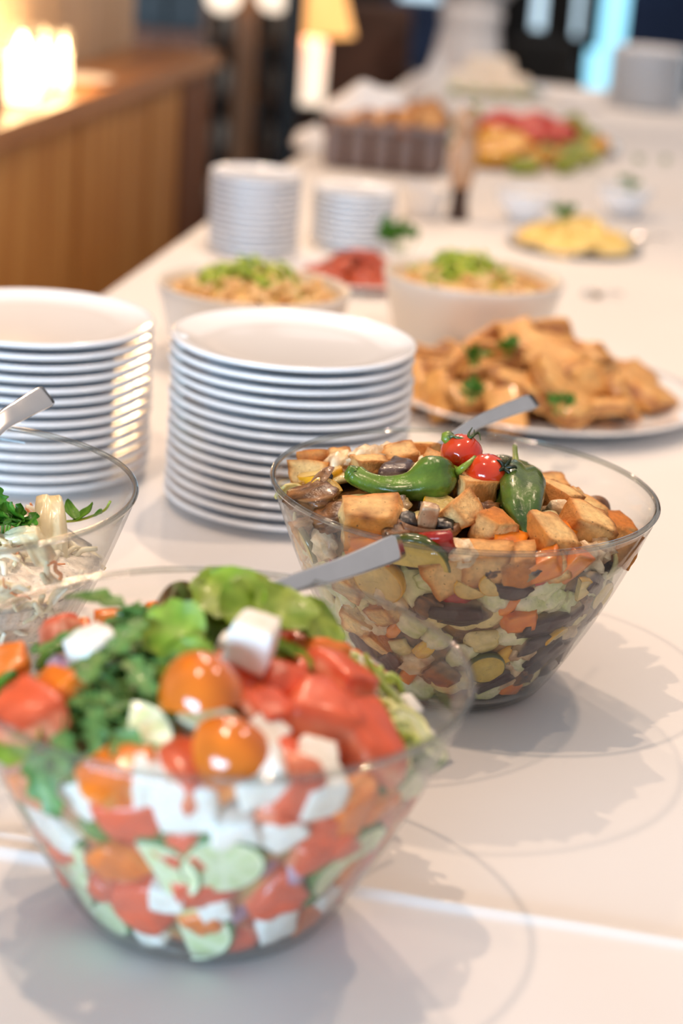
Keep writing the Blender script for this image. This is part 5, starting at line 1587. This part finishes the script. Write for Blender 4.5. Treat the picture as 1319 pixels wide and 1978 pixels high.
n1 = at_y(715, 205, 4.42)
cloth_heap('napkin', (n1.x + 0.0, 4.30, hgt + 0.012), 0.115, 0.055, 0.062, 'white napkin bunched over the back of the bread basket', 3)
n2 = at(800, 208); cloth_heap('napkin', (n2.x + 0.03, n2.y - 0.35, 0.001), 0.08, 0.10, 0.15, 'tall white napkin heap right behind the bread basket', 8)
n3 = at(606, 296); cloth_heap('napkin', (n3.x - 0.01, n3.y + 0.10, 0.001), 0.05, 0.07, 0.04, 'small white napkin at the table edge left of the basket', 12)
# pepper mill
p = at(884, 424)
ml = tag(empty('pepper_mill', (p.x, p.y, 0.001), 0.0), 'wooden pepper mill with dark foot beside the bread basket', 'mill')
link('foot', lathe('foot', [(0, 0), (0.020, 0), (0.021, 0.005), (0.018, 0.02), (0.0165, 0.045), (0.018, 0.062), (0, 0.062)], 28, M['mill_dark']), parent=ml)
link('body', lathe('body', [(0, 0.062), (0.019, 0.062), (0.024, 0.085), (0.027, 0.12), (0.024, 0.15), (0.016, 0.17), (0, 0.17)], 28, M['mill_pale']), parent=ml)
hd = link('head', lathe('head', [(0, 0.171), (0.018, 0.171), (0.025, 0.186), (0.022, 0.204), (0.010, 0.214), (0, 0.216)], 28, M['mill_pale']), parent=ml)
link('knob', lathe('knob', [(0, 0.214), (0.005, 0.216), (0.007, 0.222), (0.004, 0.228), (0, 0.229)], 16, M['steel']), parent=hd)

# platter of roast peppers, melon and squash
c = platter(1042, 286, 0.205, 0.02, 'large white platter of roast peppers and yellow squash')
cc = {'frt': c}


def fp(kind, px, py, z, sc, spin, nn, lab):
    q = at(px, py, z); o = piece(kind, q, Vector(nn).normalized(), spin, sc); FOOD.append([o, 'frt', 'top', kind, q, lab])


mound(c, 'leafy_bed', 0.165, 0.014, 0.055, 'dark salad bed under the roast peppers', rgb(70, 92, 24), rgb(130, 120, 30), rgb(60, 40, 20), base=0.008)
for px, py, z, sc, sp in [(955, 240, .085, 1.2, 0.3), (985, 225, .095, 1.3, 1.2), (1020, 228, .095, 1.3, 2.0), (1055, 232, .09, 1.3, 0.8), (1078, 248, .08, 1.2, 2.6), (1040, 250, .085, 1.1, 1.6), (1090, 262, .06, 1.0, 0.2)]:
    fp('roast_pepper', px, py, z, sc, sp, (0.0, -0.5, 0.9), None)
for px, py, z, sc, sp in [(930, 285, .04, 1.1, 0.2), (975, 272, .055, 1.2, -0.3), (960, 300, .03, 1.1, 0.1), (985, 292, .04, 1.0, 0.6), (1065, 300, .03, 0.9, -0.4), (1150, 285, .03, 0.8, 0.5), (1030, 312, .025, 0.8, 0.9)]:
    fp('melon_wedge', px, py, z, sc, sp, (0.1, -0.5, 0.9), None)
for px, py, z, sc, sp in [(905, 245, .05, 1.1, 0.4), (915, 225, .05, 1.0, 1.5), (1110, 292, .035, 1.2, 0.1), (1095, 310, .03, 1.1, 0.8), (1130, 300, .03, 1.0, -0.4), (1120, 250, .05, 1.0, 2.0), (1100, 235, .06, 0.9, 1.0), (1010, 320, .02, 1.0, 0.3), (1135, 268, .045, 0.9, 0.9)]:
    fp('green_squash_piece', px, py, z, sc, sp, (0.0, -0.4, 0.9), None)
for k, (px, py, z, sc, sp) in enumerate([(1030, 285, .05, 1.0, 0.4), (1045, 275, .055, 1.0, 2.4), (1015, 300, .035, 0.9, 4.4), (900, 275, .04, 0.9, 3.0), (1160, 272, .03, 0.9, 5.5)]):
    fp('rocket_leaf', px, py, z, sc, sp, (0.0, -0.6, 0.7), None)
for k, (px, py) in enumerate([(1230, 315), (1285, 318)]):
    sprig('herb_sprig', at(px, py, 0.001), 'small pale herb sprig on the cloth, %s of two beside the pepper platter' % ('left' if k == 0 else 'right'), 480 + k, 0.014, 4)

# far platter with white cheese and greens
c = platter(930, 178, 0.205, 0.018, 'white platter of white cheese edged with greens at the far end')
for k, (x, y, z, rz) in enumerate([(-0.06, -0.05, 0.034, 0.2), (0.07, -0.04, 0.034, -0.2), (0.0, 0.05, 0.034, 0.05), (0.01, -0.02, 0.082, 0.3)]):
    q = c + Vector((x, y, z)); o = piece('white_cheese', q, Vector((0, 0, 1)), rz, 1.15, k); FOOD.append([o, 'far', 'top', 'white_cheese', q, None])
for k in range(18):
    a = 2 * PI * k / 18
    q = c + Vector((0.155 * math.cos(a), 0.155 * math.sin(a), 0.022)); o = piece('lettuce_leaf', q, Vector((math.cos(a) * 0.5, math.sin(a) * 0.5, 0.8)).normalized(), a, 1.0, k); FOOD.append([o, 'far', 'top', 'lettuce_leaf', q, None])
cloth_heap('napkin', tuple(at(1105, 205)), 0.10, 0.09, 0.045, 'white folded napkin between the far platter and the far plates', 22)

# small grey spoons lying on the cloth
for k, (px, py, lab) in enumerate([(1270, 458, 'small dull grey spoon on the cloth right of the cheese platter'), (1182, 565, 'small dull grey spoon on the cloth right of the deep cream bowl'), (1213, 738, 'small dull grey spoon on the cloth behind the chicken platter')]):
    a = at(px - 24, py, 0.004); b = at(px + 20, py + 2, 0.004)
    o = spoon('teaspoon', [a, a.lerp(b, 0.5) + Vector((0, 0, 0.002)), b], 0.004, 0.002, lab, 0.03)
    for ch in o.children: ch.scale = (1, 1, 1)

# plant whose leaves show at the left frame edge
p = cpt(0.12, 2.05); q = at(-34, 232, HC)
pl = tag(empty('potted_plant', (q.x, q.y, HC + 0.001)), 'dark green potted plant on the counter, cut by the left frame edge', 'plant')
link('pot', lathe('pot', [(0, 0), (0.032, 0), (0.042, 0.06), (0.040, 0.06), (0.034, 0.052), (0, 0.05)], 28, M['mill_dark']), parent=pl)
for k in range(12):
    a = 2.4 * k
    link('leaf', leaf('leaf', 0.07, 0.035, 1, 500 + k, rgb(44, 56, 14), rgb(78, 84, 24), 1.2, depth=0.0, stalk=0.1), parent=pl, loc=(0, 0, 0.055), rot=(0, -0.9 + 0.05 * k, a))

# ---------------------------------------------------------------- labels of the food: kind, place and count from the left
WHERE = {
    ('B', 'top'): 'of the roasted salad heap', ('B', 'wall'): 'of the roasted salad behind glass',
    ('A', 'top'): 'of the front tomato salad', ('A', 'leafy'): 'of the front tomato salad', ('A', 'wall'): 'of the front salad behind glass',
    ('C', 'leafy'): 'of the creamy left salad', ('C', 'top'): 'of the creamy left salad', ('C', 'wall'): 'of the left salad behind glass',
    ('D', 'top'): 'in the left cream bowl', ('E', 'top'): 'in the right cream bowl', ('chk', 'top'): 'of the chicken platter', ('red', 'top'): 'of the dried tomato platter',
    ('che', 'top'): 'of the cheese platter', ('bsk', 'top'): 'in the bread basket', ('frt', 'top'): 'of the roast pepper platter', ('far', 'top'): 'of the far platter'}
ADJ = {'tomato_piece': 'red tomato piece', 'orange_tomato_piece': 'orange tomato piece', 'bread_cube': 'toasted bread cube', 'chicken_piece': 'golden chicken piece', 'onion_petal': 'pale yellow onion petal', 'cabbage_piece': 'pale cabbage piece', 'orange_pepper_strip': 'orange pepper strip', 'red_pepper_piece': 'red pepper piece', 'yellow_pepper_piece': 'yellow pepper piece',
       'aubergine_piece': 'dark-skinned aubergine piece', 'carrot_piece': 'orange carrot piece', 'fried_mushroom': 'brown fried mushroom', 'courgette_slice': 'green-edged courgette slice', 'yellow_squash_slice': 'yellow squash slice', 'cucumber_slice': 'pale cucumber slice', 'mushroom_half': 'cut mushroom half',
       'tomato_wedge': 'red tomato wedge', 'orange_tomato_wedge': 'orange tomato wedge', 'feta_cube': 'white feta cube', 'red_onion_petal': 'purple onion petal', 'green_pepper_piece': 'green pepper piece', 'rocket_leaf': 'lobed green rocket leaf', 'lettuce_leaf': 'light green lettuce leaf',
       'sprout_strand': 'pale green sprout', 'cabbage_strand': 'white cabbage shred', 'carrot_strand': 'thin orange carrot shred', 'spring_onion_shred': 'green spring onion shred', 'pasta_twist': 'golden pasta twist', 'cabbage_ribbon': 'broad white cabbage ribbon', 'chicken_strip': 'browned chicken strip',
       'dried_tomato': 'red dried tomato', 'cheese_slice': 'yellow cheese slice', 'roast_pepper': 'red roast pepper', 'melon_wedge': 'yellow squash wedge', 'green_squash_piece': 'green squash piece', 'bread_slice': 'brown bread slice', 'white_cheese': 'white cheese block'}
CATS = {'tomato_piece': 'tomato', 'orange_tomato_piece': 'tomato', 'bread_cube': 'bread', 'bread_slice': 'bread', 'chicken_piece': 'chicken', 'chicken_strip': 'chicken', 'feta_cube': 'cheese', 'cheese_slice': 'cheese', 'white_cheese': 'cheese', 'pasta_twist': 'pasta', 'rocket_leaf': 'salad leaf', 'lettuce_leaf': 'salad leaf',
        'fried_mushroom': 'mushroom', 'mushroom_half': 'mushroom', 'tomato_wedge': 'tomato', 'orange_tomato_wedge': 'tomato', 'dried_tomato': 'tomato'}
CENT = {'A': (LA, A), 'B': (LB, B), 'C': (LC, Cb)}
groups = {}
for it in FOOD:
    o, key, zone, kind, p, lab = it
    if zone == 'wall':
        u = p.z / 0.15; row = 'upper band' if u > 0.66 else ('middle band' if u > 0.36 else 'lower band')
    elif key in CENT: row = 'front half' if p.y < CENT[key][0].y - 0.01 else 'back half'
    else: row = ''
    groups.setdefault((key, zone, kind, row), []).append(it)
PLURAL = {'lettuce_leaf': 'lettuce leaves', 'rocket_leaf': 'rocket leaves', 'mushroom_half': 'mushroom halves', 'dried_tomato': 'dried tomatoes'}
for (key, zone, kind, row), its in groups.items():
    its.sort(key=lambda t: px_of(t[4])[0])
    where = WHERE[(key, zone)]
    for i, (o, k_, z_, kd, p, lab) in enumerate(its):
        if lab is None:
            n_ = len(its)
            pos = 'only' if n_ == 1 else ('leftmost' if i == 0 else ('rightmost' if i == n_ - 1 else ordinal(i + 1)))
            tail = '' if pos in ('only', 'leftmost', 'rightmost') else ' from the left'
            lab = '%s %s%s, %s %s' % (pos, ADJ[kind], tail, row, where) if row else '%s %s%s %s' % (pos, ADJ[kind], tail, where)
        tag(o, lab, CATS.get(kind, 'vegetable'), '%s %s' % (PLURAL.get(kind, kind.replace('_', ' ') + 's'), where) if len(its) > 1 else None)
